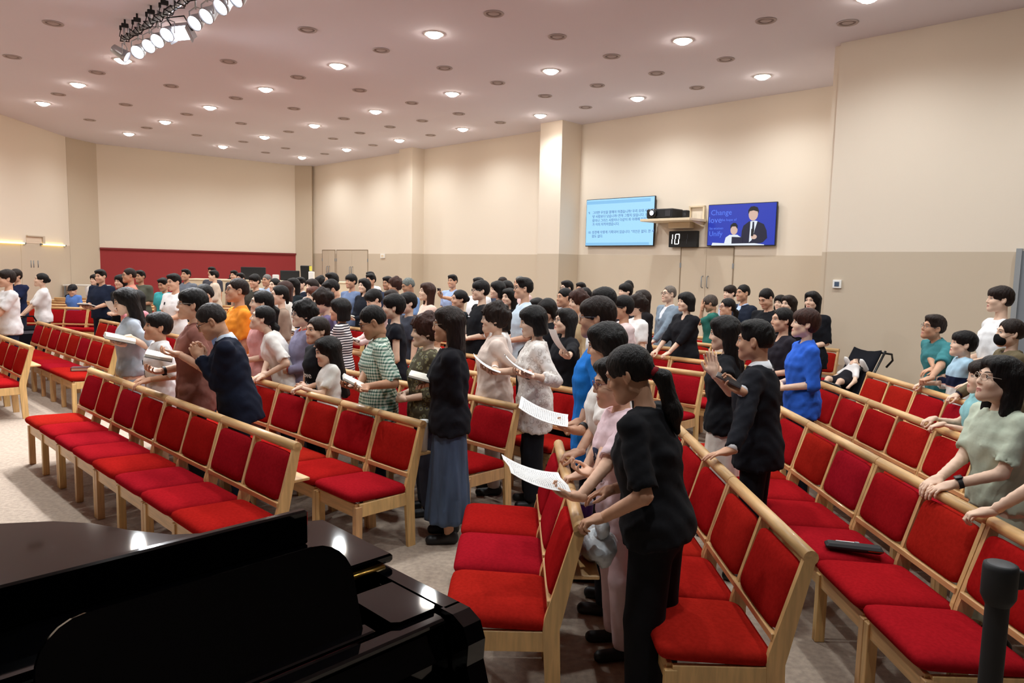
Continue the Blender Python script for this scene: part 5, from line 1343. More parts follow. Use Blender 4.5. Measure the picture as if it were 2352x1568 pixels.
Q('man in teal polo and glasses bending forward over the rail', 4.390, 7.280, 1.550, 1.587, lod=0, hairs=('part', '#241813'), top=('polo', '#3f7f84', {'collar': '#3f7f84', 'sleeve': 0.85}), bottom=('trousers', '#5c7488'), glasses='#8a8078', sk='b', lean=0.22, hp=0.12, hr=-0.12, L=((-0.508, 0.467, 0.905), (0.016, 1.0, -0.25), (0, 0.2, 1), 'fist'), R=((-0.476, 0.324, 0.915), (0.016, 1.0, -0.25), (0, 0.2, 1), 'relax'), bulk=1.1)
Q('boy in pale blue, navy and white banded shirt beside the teal polo man', 4.220, 6.720, 1.420, 1.254, lod=0, sex='m', hairs=('bowl', '#14100f'), top=('tee', '@bandboy', {'sleeve': 1.2, 'hem': 0.76}), bottom=('trousers', '#2a2f3c'), hp=0.1, hy=0.05, sk='c', L=((0.297, 0.073, 0.955), (-0.311, 0.95, -0.25), (0, 0.2, 1), 'fist'), R='rail')
Q('woman in olive jacket wearing a black face mask at the right edge', 4.220, 6.100, 1.580, 1.350, lod=0, sex='f', hairs=('bun', '#241813'), top=('jacket', '#6a5f48', {'inner': '#2a2530'}), bottom=('trousers', '#3a352f'), neck='v', extra=[('mask', '#121214')], hp=0, sk='c', L=((0.347, 0.246, 0.905), (-0.219, 0.976, -0.25), (0, 0.2, 1), 'flat'), R='rail')
Q('child in mint top mostly hidden behind the sage green dress', 3.320, 5.020, 1.350, 1.301, lod=2, hairs=('bowl', '#241813'), top=('tee', '#8fc4c9'), bottom=('trousers', '#44506a'), sk='c', L='rail', R='rail')
Q('person in navy sleeves cut off by the right edge of the frame', 2.470, 3.060, 1.600, 1.066, lod=2, sex='f', hairs=('shoulder', '#14100f'), top=('tee', '#1c2c58'), bottom=('trousers', '#222630'), sk='c', L='rail', R='down')
Q('woman in black top and long denim skirt reading an open book', -0.431, 4.976, 1.640, 1.622, lod=0, sex='f', hairs=('long', '#241813'), top=('blouse', '#15141a', {'cuff': 0.35, 'hem': 0.8}), bottom=('skirt', '@denim', {'hem': 0.09, 'flare': 1.3}), glasses='#b8a890', extra=[('clip', '#cfc6b4')], sk='b', hp=-0.05, L=((0.024, 0.103, 1.11), (-0.5, 0.8, 0.1), (0.2, 0.2, 1), 'relax'), R=((0.101, 0.145, 1.124), (-0.2, 0.95, 0.1), (0, 0.2, -1), 'hold'))
Q('man in green plaid short-sleeved shirt bent over an open black book', -1.052, 5.635, 1.606, 1.825, lod=0, hairs=('crop', '#14100f'), top=('shirt', '@plaid', {'collar': '@plaid', 'sleeve': 0.9, 'hem': 0.74}), bottom=('trousers', '#1b2030'), glasses='#2a2a2c', sk='d', hp=-0.42, L=((-0.407, 0.104, 1.042), (-0.6, 0.7, -0.1), (0.3, 0.3, -0.8), 'hold'), R=((-0.209, 0.158, 1.015), (-0.3, 0.9, -0.1), (0, 0.2, -1), 'hold'), bulk=1.08, neck='v')
Q('woman in olive blouse with cream circles beside the plaid shirt', -0.657, 5.515, 1.540, 1.864, lod=0, sex='f', hairs=('perm', '#3a2018'), top=('blouse', '@dots', {'cuff': 0.25}), bottom=('trousers', '#3b3a44'), sk='c', hp=-0.03, L='waist', R='waist', bulk=1.1)
Q('woman in pale pink shirt-dress with wavy hair looking at a sheet', -0.146, 6.078, 1.606, 1.630, lod=0, sex='f', hairs=('perm', '#241813'), top=('blouse', '#e2cfc4', {'collar': '#e2cfc4', 'cuff': 0.2, 'hem': 0.6}), bottom=('trousers', '#d8c6ba'), glasses='#9a9088', neck='v', sk='c', hp=0.02, L=((-0.324, -0.013, 1.094), (-0.6, 0.7, 0), (0.3, 0.3, -0.8), 'hold'), R=((-0.299, 0.007, 1.096), (-0.3, 0.9, 0.1), (0, 0.3, -1), 'hold'), extra=[('watch', 'R', '#e8e0da')], bulk=1.15)
Q('woman in white lace jacket with black strap and red watch band', 0.185, 5.756, 1.619, 1.643, lod=0, sex='f', hairs=('bob', '#14100f'), top=('blouse', '@lace', {'cuff': 0.55, 'hem': 0.66}), bottom=('trousers', '#15151b', {'wide': 1.2}), sk='c', hp=-0.18, extra=[('strap', '#1a1718'), ('watch', 'R', '#d0402c')], L=((-0.357, 0.047, 1.12), (-0.5, 0.8, 0.1), (0.3, 0.3, -0.8), 'hold'), R=((-0.27, 0.08, 1.111), (-0.3, 0.9, 0.1), (0, 0.3, -1), 'hold'), neck='v', bulk=1.05)
Q('woman in white blouse with a raised elbow behind the pale pink shirt', -0.123, 7.383, 1.519, 1.622, lod=2, sex='f', hairs=('bob', '#14100f'), top=('blouse', '#ece6e2'), bottom=('trousers', '#1d2436'), L=((-0.758, 0.209, 1.338), (-0.2, 0.2, 1), (-0.6, 0.8, 0.2), 'relax'), R='waist')
Q('woman with long hair and round glasses in black holding a sheet', 0.500, 6.775, 1.546, 1.881, lod=0, sex='f', hairs=('long', '#14100f'), top=('blouse', '#15151a', {'cuff': 0.4}), bottom=('skirt', '#15151a'), glasses='#3a3434', sk='c', hp=0.12, L=((-0.672, 0.249, 1.168), (-0.5, 0.8, 0.2), (0, 0.3, -1), 'hold'), R='waist', bulk=1.1)
Q('man in navy suit bowing his head over clasped hands', -2.030, 5.320, 1.640, 1.900, lod=0, hairs=('crop', '#2b2524'), top=('jacket', '#141a2c', {'inner': '#cfdaea', 'collar': '#cfdaea', 'ch': 0.05}), bottom=('trousers', '#141a2a'), neck='suit', glasses='#2a2624', sk='b', lean=0.2, hp=-0.5, L=((-0.019, 0.26, 1.225), (0.05, 0.5, 0.9), (-1, 0.1, 0.1), 'grip'), R=((0.029, 0.241, 1.196), (-0.05, 0.5, 0.9), (1, 0.1, 0.1), 'relax'))
Q('man in brown polo and glasses holding an open book', -2.557, 5.775, 1.694, 1.988, lod=0, hairs=('bowl', '#14100f'), top=('polo', '#8a5a50', {'collar': '#845248', 'sleeve': 0.85, 'hem': 0.72}), bottom=('trousers', '#1b1a1e'), glasses='#b0a8a0', sk='a', hp=0.06, L=((-0.202, 0.11, 1.206), (-0.2, 0.95, 0.1), (0, 0.3, -1), 'hold'), R=((0.1, 0.259, 1.036), (-0.7, 0.7, 0.1), (0.1, 0.3, -1), 'hold'), extra=[('watch', 'R', '#17171b')])
Q('boy in white printed tee resting his hands on the front row', -3.101, 6.306, 1.460, 2.167, lod=0, sex='m', hairs=('bowl', '#14100f'), top=('tee', '#eceaea', {'hem': 0.66, 'sleeve': 0.95}), bottom=('shorts', '#9c9aa2'), sk='b', hp=0.12, hy=0.1, L=((-0.129, 0.1, 0.9), (-0.2, 0.98, -0.25), (0, 0.2, 1), 'relax'), R=((0.028, 0.095, 0.9), (-0.2, 0.98, -0.25), (0, 0.2, 1), 'relax'), extra=[('patch', 'print_mark', '#22242a', 0.05, 0.05, 0.04, 1.18), ('patch', 'print_mark', '#8a8c94', 0.07, 0.04, 0.03, 1.08)])
Q('woman with long black hair in grey-blue dress holding a large book', -3.617, 6.810, 1.651, 2.129, lod=0, sex='f', hairs=('longwave', '#14100f'), top=('dress', '#a9b0ba', {'sleeve': 0.85, 'collar': '#a9b0ba'}), bottom=('dress_skirt', '#a9b0ba', {'hem': 0.2, 'flare': 1.2}), sk='c', hp=-0.25, L=((-0.257, 0.03, 1.223), (-0.6, 0.7, -0.1), (0.2, 0.4, 0.9), 'relax'), R=((-0.137, 0.061, 1.141), (-0.3, 0.9, 0.1), (0, 0.3, -1), 'hold'), extra=[('watch', 'R', '#16161c')], neck='v')
Q('man in orange polo and glasses gazing up to the left', -2.787, 7.327, 1.751, 2.179, lod=0, hairs=('crop', '#241813'), top=('polo', '#f0932e', {'collar': '#f0932e'}), bottom=('trousers', '#2a2c36'), glasses='#33302e', sk='b', hp=0.1, bulk=1.15)
Q('woman in pale pink cardigan with tied long hair facing left', -2.417, 6.966, 1.647, 1.940, lod=1, sex='f', hairs=('lowpony', '#14100f'), top=('shirt', '#e3a9a6', {'collar': '#e3a9a6', 'sleeve': 1.0}), bottom=('skirt', '#c98f8c'), sk='c', hp=0.06, L='waist', R='waist', neck='v')
Q('girl in white tee leaning forward on the second row rail', -2.120, 6.770, 1.560, 1.839, lod=1, sex='f', hairs=('lowpony', '#14100f'), top=('tee', '#f0ede8', {'hem': 0.78, 'sleeve': 0.8}), bottom=('trousers', '#1c1c22'), sk='c', lean=0.34, hp=0.2, L=((-0.216, 0.19, 0.9), (-0.505, 0.863, -0.25), (0, 0.2, 1), 'relax'), R=((-0.214, 0.209, 0.9), (-0.505, 0.863, -0.25), (0, 0.2, 1), 'relax'))
Q('woman with curly black hair in lilac jacket with red collar', -1.964, 6.790, 1.557, 2.132, lod=1, sex='f', hairs=('perm', '#14100f'), top=('jacket', '#8b86a0', {'inner': '#b84a3c', 'collar': '#c2503f'}), bottom=('trousers', '#3a3a48'), glasses='#6a6264', sk='c', hp=0.06, neck='v', L='waist', R='waist')
Q('girl in black lettered tee with tied hair turned to the left', -1.690, 6.257, 1.460, 2.393, lod=1, sex='f', hairs=('tied', '#241813'), top=('sleeveless', '#16161b', {'hem': 0.7}), bottom=('trousers', '#16161b'), sk='a', hp=0.04, L='waist', R='down', extra=[('text', 'love', 0.085, 1.1, '#f0eeea', 0), ('text', 'in', 0.085, 1.0, '#f0eeea', 0), ('text', 'Christ', 0.085, 0.9, '#f0eeea', 0)])
Q('small girl with very long black hair in a white tee', -1.555, 6.126, 1.300, 1.994, lod=1, sex='f', hairs=('straight', '#14100f'), top=('tee', '#eeeae4', {'hem': 0.7}), bottom=('shorts', '#c8c4be'), sk='c', hp=-0.2, L='rail', R='down', extra=[('patch', 'print_mark', '#7a7a80', 0.07, 0.07, 0.02, 1.1)])
Q('woman in black and white striped top with bobbed black hair', -1.846, 7.736, 1.550, 1.596, lod=1, sex='f', hairs=('bob', '#14100f'), top=('long', '@stripes', {'hem': 0.74}), bottom=('trousers', '#20222b'), sk='a', hp=0, L='waist', R='waist', bulk=1.1)
Q('woman in blue shirt under a black vest behind the plaid shirt', -1.163, 7.070, 1.629, 1.769, lod=1, sex='f', hairs=('mop', '#14100f'), top=('vest', '#171820', {'inner': '#4f6fb0', 'sleeve': 0.25}), bottom=('trousers', '#1d1f2a'), neck='v', sk='c', hp=0.02, L='waist', R='waist')
Q('boy with short hair behind the olive patterned blouse facing left', -0.724, 6.642, 1.420, 1.714, lod=2, hairs=('short', '#14100f'), top=('tee', '#c8b6a4'), bottom=('trousers', '#333'), sk='b')
Q('man in dark grey tee bowing his head over folded hands', -2.347, 9.552, 1.713, 2.056, lod=1, hairs=('part', '#14100f'), top=('tee', '#42454f', {'sleeve': 0.9}), bottom=('trousers', '#22242e'), sk='a', hp=-0.5, L='pray', R='pray')
Q('woman in purple patterned blouse holding hands before her face', -2.057, 7.942, 1.628, 1.894, lod=2, sex='f', hairs=('perm', '#241813'), top=('blouse', '#7a6f96'), bottom=('trousers', '#333'), sk='c', hp=-0.3, L='face', R='face')
Q('woman with reddish short hair in a beige cardigan', -2.733, 9.928, 1.597, 2.374, lod=2, sex='f', hairs=('bob', '#5a3022'), top=('long', '#cba98c'), bottom=('trousers', '#444'), sk='c', L='book', R='book')
Q('woman with dark hair tied low in a taupe jacket', -2.789, 8.655, 1.651, 2.127, lod=2, sex='f', hairs=('tied', '#14100f'), top=('long', '#9a8474'), bottom=('trousers', '#444'), sk='c', L='waist', R='waist')
Q('woman with long straight black hair in black holding an open book', -3.702, 12.200, 1.659, 2.588, lod=2, sex='f', hairs=('straight', '#14100f'), top=('long', '#1a2226'), bottom=('skirt', '#1a1c20'), sk='c', L='book', R='book')
Q('person in dark suit beside the long-haired woman in black', -4.072, 13.887, 1.641, 2.664, lod=2, hairs=('short', '#14100f'), top=('jacket', '#1c2230', {'inner': '#e9edf2', 'collar': '#e9edf2'}), neck='suit', bottom=('trousers', '#1c2028'), sk='c')
Q('woman with curly dark hair in a cream tee with a book', -3.301, 10.481, 1.651, 1.858, lod=2, sex='f', hairs=('shoulder', '#3a2018'), top=('tee', '#e8e2da'), bottom=('trousers', '#333'), sk='c', L='book', R='book')
Q('woman with tied dark hair before the grey-haired man', -4.166, 12.652, 1.642, 2.642, lod=2, sex='f', hairs=('tied', '#14100f'), top=('tee', '#d9d2cc'), bottom=('trousers', '#333'), sk='c')
Q('grey-haired man in a pale blue collared shirt', -5.045, 14.836, 1.669, 2.748, lod=2, hairs=('crop', '#77736f'), top=('shirt', '#aebfd6', {'collar': '#c3d0e2'}), bottom=('trousers', '#3a3c44'), neck='v', sk='b')
Q('man in olive tee facing the camera by the grey-haired man', -4.689, 13.162, 1.693, 2.697, lod=2, hairs=('bowl', '#14100f'), top=('tee', '#3d3a33'), bottom=('trousers', '#333'), sk='a', hp=-0.1)
Q('man with dark hair before the wide black monitor', -5.889, 15.659, 1.670, 2.810, lod=3, hairs=('short', '#14100f'), top=('tee', '#8b8378'), bottom=('trousers', '#333'), sk='a')
Q('person with short dark hair at the left end of the monitor', -6.931, 18.002, 1.692, 2.869, lod=3, hairs=('short', '#14100f'), top=('tee', '#33343c'), bottom=('trousers', '#333'), sk='a')
Q('man in cream jacket carrying a black camera', -6.864, 16.610, 1.700, 2.032, lod=2, hairs=('part', '#14100f'), top=('jacket', '#d8c8b6'), bottom=('trousers', '#555'), sk='c', neck='v', L='waist', R='waist')
Q('person with black hair behind the man in cream jacket', -7.299, 17.565, 1.770, 2.891, lod=3, hairs=('short', '#14100f'), top=('tee', '#44444c'), bottom=('trousers', '#333'), sk='b')
Q('man in blue-grey suit looking down behind the bowing man', -3.330, 7.856, 1.669, 2.478, lod=2, hairs=('crop', '#14100f'), top=('jacket', '#5b6b8c', {'inner': '#dfe4ea', 'tie': '#27408c', 'collar': '#e6e9ee'}), bottom=('trousers', '#3a4258'), neck='suit', sk='a', hp=-0.3)
Q('man in grey shirt near the red panel', -6.933, 15.350, 1.732, 2.879, lod=2, hairs=('short', '#14100f'), top=('shirt', '#6b707a', {'collar': '#6b707a'}), bottom=('trousers', '#333'), sk='b', hp=0.1)
Q('young man in white polo shirt reading a dark book', -5.099, 10.908, 1.714, 2.684, lod=2, hairs=('short', '#14100f'), top=('tee', '#f1efef'), bottom=('trousers', '#c9c5c4'), sk='a', hp=-0.1, L='book', R='book', extra=[('patch', 'chest_mark', '#22242c', 0.03, 0.04, 0.07, 1.25)])
Q('child in turquoise top looking down beside the white polo', -6.604, 13.702, 1.580, 2.861, lod=3, hairs=('short', '#14100f'), top=('tee', '#3fa3a8'), bottom=('trousers', '#333'), sk='b', hp=-0.25)
Q('man in dark olive tee with his arms folded', -7.508, 14.584, 1.696, 2.925, lod=2, hairs=('short', '#14100f'), top=('tee', '#55564a', {'sleeve': 0.9}), bottom=('trousers', '#4a5266'), sk='d', L='waist', R='waist', bulk=1.1)
Q('man in salmon shirt and glasses facing left', -6.504, 12.278, 1.766, 2.302, lod=2, hairs=('crop', '#241813'), top=('shirt', '#d88d7a', {'collar': '#d88d7a'}), bottom=('trousers', '#3a3a40'), glasses='#555', sk='b')
Q('woman with dark hair in black between navy and salmon shirts', -6.825, 12.591, 1.645, 2.887, lod=2, sex='f', hairs=('shoulder', '#14100f'), top=('long', '#17181d'), bottom=('trousers', '#17181d'), sk='c', L='waist', R='waist')
Q('man in navy polo reading a red-covered open book', -7.583, 13.330, 1.717, 2.947, lod=2, hairs=('short', '#14100f'), top=('polo', '#1a2236', {'collar': '#1a2236', 'sleeve': 0.95}), bottom=('trousers', '#181d2c'), sk='a', hp=-0.1, L='book', R='book', bulk=1.1)
Q('woman with dark hair half hidden behind the navy polo man', -9.624, 16.648, 1.551, 3.029, lod=3, sex='f', hairs=('shoulder', '#14100f'), top=('tee', '#e6e2de'), bottom=('trousers', '#333'), sk='c')
Q('child in blue shirt and black cap sitting low in the far rows', -9.852, 16.200, 1.317, 3.050, lod=2, hairs=('cap', '#17151a'), top=('tee', '#5f86d0'), bottom=('trousers', '#333'), sk='a', hp=-0.3)
Q('woman in white blouse with a bun leaning on a far rail', -8.231, 12.635, 1.645, 2.218, lod=2, sex='f', hairs=('bun', '#14100f'), top=('shirt', '#efecec', {'collar': '#efecec', 'sleeve': 0.9}), bottom=('trousers', '#17181d'), sk='c', hp=0.1, L='rail', R='rail', neck='v')
Q('person in navy tee behind the man in white at the left edge', -9.554, 13.926, 1.672, 2.853, lod=2, hairs=('mop', '#241813'), top=('tee', '#1b2240'), bottom=('trousers', '#1d2030'), sk='a', hp=-0.1, L='rail', R='rail')
Q('man in white tee at the far left edge facing left', -7.217, 10.320, 1.729, 2.425, lod=1, hairs=('bowl', '#241813'), top=('tee', '#f1eff0', {'hem': 0.8}), bottom=('trousers', '#20283e'), sk='a', L='rail', R='rail')
Q('person in pink sleeves holding a white booklet behind the grey-blue dress', -4.894, 9.381, 1.520, 2.645, lod=2, sex='f', hairs=('shoulder', '#14100f'), top=('long', '#d58a92'), bottom=('trousers', '#444'), L=((0.174, 0.098, 1.24), (-0.3, 0.9, 0.1), (0, 0.3, -1), 'hold'), R='book', sk='c')
Q('woman with short permed hair by the counter in white collar', -3.565, 13.393, 1.667, 2.615, lod=3, sex='f', hairs=('perm', '#14100f'), top=('shirt', '#3a3f48', {'collar': '#e8e6e4'}), bottom=('trousers', '#333'), sk='c', neck='v')
Q('woman with brown hair behind the beige cardigan', -3.270, 11.778, 1.661, 2.534, lod=3, sex='f', hairs=('bob', '#241813'), top=('tee', '#b9a9a0'), bottom=('trousers', '#333'), sk='c')
Q('smiling man in white shirt behind the bowing grey tee', -2.848, 11.367, 1.772, 2.061, lod=2, hairs=('short', '#14100f'), top=('shirt', '#e6ebf2', {'collar': '#e6ebf2'}), bottom=('trousers', '#333'), sk='a')
Q('man in blue-grey sweater standing at the far door', -2.834, 12.680, 1.739, 2.538, lod=2, hairs=('bowl', '#14100f'), top=('long', '#6e7fa0'), bottom=('trousers', '#3a4256'), sk='b')
Q('woman with long dark hair in black beside the dark suit', -2.548, 12.402, 1.674, 2.506, lod=2, sex='f', hairs=('long', '#14100f'), top=('long', '#181b24'), bottom=('skirt', '#181b24'), sk='c', L='book', R='book')
Q('man in dark suit and white shirt near the far door', -2.733, 13.908, 1.737, 2.573, lod=2, hairs=('part', '#14100f'), top=('jacket', '#1a2234', {'inner': '#e6ebf2', 'collar': '#e6ebf2'}), neck='suit', bottom=('trousers', '#1a2030'), sk='b')
Q('person with dark hair directly behind the suited man', -3.067, 15.561, 1.760, 2.634, lod=3, hairs=('short', '#14100f'), top=('tee', '#eceae8'), bottom=('trousers', '#333'), sk='b')
Q('woman in pale pink bowing behind the plaid shirt man', -1.672, 8.893, 1.621, 2.206, lod=2, sex='f', hairs=('bowl', '#14100f'), top=('long', '#e9cdc8'), bottom=('trousers', '#555'), sk='c', hp=-0.45, L='book', R='book')
Q('man in dark navy tee by the far wall', -2.331, 13.516, 1.701, 2.534, lod=3, hairs=('short', '#14100f'), top=('tee', '#273045'), bottom=('trousers', '#333'), sk='d', hp=-0.1)
Q('woman with permed brown hair in grey-lilac top', -1.919, 11.788, 1.704, 1.977, lod=2, sex='f', hairs=('perm', '#3a2018'), top=('long', '#8d8794'), bottom=('trousers', '#444'), sk='b')
Q('grey-haired man in blue shirt bending to the left', -1.640, 11.516, 1.721, 2.131, lod=2, hairs=('crop', '#6a706c'), top=('shirt', '#7d9ccb', {'collar': '#7d9ccb'}), bottom=('trousers', '#444'), sk='d', hp=-0.3)
Q('child in a white face mask below the blue shirt', -1.229, 8.462, 1.600, 2.141, lod=2, sex='m', hairs=('bowl', '#14100f'), top=('tee', '#3a3d48'), bottom=('trousers', '#333'), sk='c', extra=[('mask', '#f0f0f2')])
Q('woman with dark hair between patterned blouses holding a booklet', -1.728, 10.275, 1.566, 2.327, lod=3, sex='f', hairs=('shoulder', '#241813'), top=('tee', '#2d2f38'), bottom=('trousers', '#333'), sk='c')
Q('woman with long brown hair in a pale peach top', -1.149, 9.710, 1.689, 2.038, lod=2, sex='f', hairs=('longwave', '#3a2018'), top=('long', '#f0cdbd'), bottom=('skirt', '#d8b9aa'), sk='c', hp=0.08, L='book', R='book')
Q('man in light blue shirt holding out a phone by the wall', -1.144, 13.686, 1.757, 2.597, lod=2, hairs=('short', '#14100f'), top=('shirt', '#a3b6dc', {'collar': '#a3b6dc'}), bottom=('trousers', '#2a2c38'), sk='b', L=((-0.124, 0.517, 1.364), (0, 0.8, 0.6), (0, 0.6, -0.8), 'hold'), R='waist')
Q('woman in black tee with hair in a bun', -0.682, 9.255, 1.621, 1.993, lod=2, sex='f', hairs=('bun', '#14100f'), top=('tee', '#1b2024', {'sleeve': 0.8}), bottom=('trousers', '#1b1c22'), sk='a', neck='scoop')
Q('stout young man in black tee and glasses', -0.399, 8.979, 1.749, 1.894, lod=2, hairs=('bowl', '#14100f'), top=('tee', '#131419', {'sleeve': 0.9}), bottom=('trousers', '#17181d'), glasses='#555', sk='c', bulk=1.2, L='waist', R='waist', extra=[('patch', 'chest_print', '#d8d8dc', 0.07, 0.012, 0.0, 1.27)])
Q('person in white shirt just behind the stout man in black', -0.560, 11.790, 1.741, 2.353, lod=3, hairs=('short', '#14100f'), top=('shirt', '#efeef0'), bottom=('trousers', '#333'), sk='c')
Q('woman with shoulder hair in a mauve top', -0.213, 10.124, 1.725, 1.906, lod=2, sex='f', hairs=('bob', '#14100f'), top=('long', '#a58f98'), bottom=('trousers', '#444'), sk='c')
Q('man partly hidden behind the mauve top woman', -0.193, 12.759, 1.749, 2.383, lod=3, hairs=('crop', '#241813'), top=('shirt', '#394050'), bottom=('trousers', '#333'), sk='b')
Q('woman in dark blue with parted hair beside the mauve top', -0.102, 11.343, 1.710, 2.306, lod=3, sex='f', hairs=('bob', '#14100f'), top=('tee', '#1d2434'), bottom=('trousers', '#333'), sk='c')
Q('tall man in pale blue shirt and glasses facing left', 0.126, 8.467, 1.801, 1.765, lod=1, hairs=('short', '#14100f'), top=('shirt', '#c5d6e4', {'collar': '#cfdee9', 'hem': 0.74, 'sleeve': 0.9}), bottom=('trousers', '#1f2a44'), glasses='#4a4644', sk='a', hp=0.05, L='waist', R='waist', neck='v')
Q('woman with long black hair in black seen from behind', -0.052, 9.967, 1.630, 2.344, lod=2, sex='f', hairs=('long', '#14100f'), top=('long', '#17161b'), bottom=('trousers', '#17161b'), sk='c')
Q('person with grey hair behind the tall pale blue shirt', 0.110, 12.463, 1.775, 2.354, lod=3, hairs=('thin', '#77736f'), top=('shirt', '#d9b9b4'), bottom=('trousers', '#333'), sk='b')
Q('woman in black jacket with bobbed hair looking down', 0.423, 8.178, 1.581, 2.113, lod=2, sex='f', hairs=('bob', '#14100f'), top=('jacket', '#16171c'), bottom=('trousers', '#16171c'), sk='c', hp=-0.4, L='waist', R='waist')
Q('person with black hair just left of the bobbed woman in black', 0.323, 9.602, 1.522, 2.174, lod=3, sex='f', hairs=('shoulder', '#14100f'), top=('tee', '#d5b8b0'), bottom=('trousers', '#333'), sk='c')
Q('man in grey suit and black tee facing left', 0.665, 9.268, 1.672, 2.023, lod=2, hairs=('crop', '#14100f'), top=('jacket', '#7b7d85', {'inner': '#1a1b20'}), neck='suit', bottom=('trousers', '#55575e'), sk='b')
Q('man in glasses behind the grey suit in a grey jacket', 0.872, 11.720, 1.724, 2.020, lod=3, hairs=('short', '#14100f'), top=('jacket', '#8a8a92', {'inner': '#c8c8cc'}), neck='suit', bottom=('trousers', '#444'), glasses='#555', sk='c')
Q('woman with short permed hair in mustard beside the grey suit', 0.714, 7.893, 1.676, 2.031, lod=2, sex='f', hairs=('perm', '#3a2018'), top=('long', '#b9a27e'), bottom=('trousers', '#444'), sk='c')
Q('man with black hair against the rear column', 1.194, 12.734, 1.681, 2.493, lod=3, hairs=('short', '#14100f'), top=('shirt', '#5a6478'), bottom=('trousers', '#333'), sk='b')
Q('woman with black hair just in front of the rear column', 1.139, 11.460, 1.625, 2.456, lod=3, sex='f', hairs=('bob', '#14100f'), top=('tee', '#9a8f88'), bottom=('trousers', '#333'), sk='c')
Q('man in white shirt directly behind the tall blue shirt', 0.814, 6.469, 1.757, 1.446, lod=1, hairs=('bowl', '#14100f'), top=('tee', '#ece9e8', {'hem': 0.74}), bottom=('trousers', '#333'), sk='c')
Q('man in pale pink tee and glasses smiling to the left', 1.141, 7.477, 1.654, 1.664, lod=1, hairs=('bowl', '#14100f'), top=('tee', '#dcc6c4', {'hem': 0.72}), bottom=('trousers', '#4a4a55'), glasses='#555', sk='b', hp=0.05, bulk=1.15)
Q('woman in white puff-sleeved blouse behind the pink tee', 1.460, 8.493, 1.625, 1.854, lod=2, sex='f', hairs=('perm', '#241813'), top=('tee', '#f0eeec', {'sleeve': 0.7}), bottom=('skirt', '#e2dedc'), neck='v', sk='c')
Q('woman with long brown hair in black cardigan near the wall', 1.717, 9.570, 1.657, 1.917, lod=2, sex='f', hairs=('longwave', '#241813'), top=('long', '#1a1719'), bottom=('skirt', '#1a1719'), sk='c')
Q('man in dark tee in front of the blue shirt at the wall', 1.698, 10.914, 1.718, 1.940, lod=3, hairs=('bowl', '#14100f'), top=('tee', '#2a2a30'), bottom=('trousers', '#333'), sk='c')
Q('man in blue shirt bowing close to the rear wall', 1.926, 12.019, 1.748, 2.440, lod=3, hairs=('crop', '#14100f'), top=('shirt', '#5f7fb8'), bottom=('trousers', '#333'), sk='d', hp=-0.3)
Q('grey-haired man in grey blazer and glasses', 2.241, 10.385, 1.711, 1.952, lod=1, hairs=('thin', '#6e645c'), top=('jacket', '#7e8c9a', {'inner': '#dfe3ea', 'collar': '#e4e7ec'}), neck='suit', bottom=('trousers', '#262a34'), glasses='#5a4a42', sk='c', hp=0.06, L='rail', R='down', bulk=1.1)
Q('woman in black top with a black bob holding the rail', 2.184, 9.114, 1.655, 1.964, lod=1, sex='f', hairs=('bob', '#14100f'), top=('blouse', '#15151a', {'cuff': 0.3, 'hem': 0.72}), bottom=('skirt', '#15151a'), sk='c', L='rail', R='rail', bulk=1.15, neck='scoop')
Q('woman in teal dress covering her face with both hands', 3.026, 10.947, 1.569, 1.196, lod=2, sex='f', hairs=('bowl', '#4a3f38'), top=('tee', '#2f6f64'), bottom=('skirt', '#2f6f64'), sk='b', hp=-0.35, L='face', R='face')
Q('woman in cream tee and glasses with hair tied back', 2.896, 9.747, 1.572, 1.736, lod=1, sex='f', hairs=('lowpony', '#14100f'), top=('tee', '#e6d6c8', {'sleeve': 0.8}), bottom=('trousers', '#8a8a90'), glasses='#7a5a58', sk='a', L='down', R='down')
Q('man with parted hair behind the pale blue and navy suit', 3.532, 11.780, 1.703, 1.908, lod=2, hairs=('bowl', '#241813'), top=('shirt', '#b4c2d8', {'collar': '#b4c2d8'}), bottom=('trousers', '#333'), sk='c')
Q('man in navy suit with open pale blue shirt', 3.371, 10.610, 1.742, 1.996, lod=1, hairs=('crop', '#14100f'), top=('jacket', '#1a2130', {'inner': '#b9cdf0', 'collar': '#b9cdf0'}), neck='suit', bottom=('trousers', '#1a2030'), sk='b', L='book', R='book')
Q('man in black tee looking down at his clasped hands', 3.304, 9.349, 1.727, 2.069, lod=1, hairs=('crop', '#14100f'), top=('tee', '#131419', {'sleeve': 0.95}), bottom=('trousers', '#15161a'), sk='a', hp=-0.45, L='clasp', R='clasp', bulk=1.05)
Q('woman with long wavy dark hair in black by the right wall', 3.865, 10.128, 1.613, 2.044, lod=1, sex='f', hairs=('longwave', '#241813'), top=('long', '#16161b'), bottom=('skirt', '#16161b'), sk='c')
Q('person with black hair behind the wavy-haired woman', 4.136, 11.191, 1.583, 2.329, lod=3, sex='f', hairs=('bob', '#14100f'), top=('tee', '#c8c0bc'), bottom=('trousers', '#333'), sk='c')
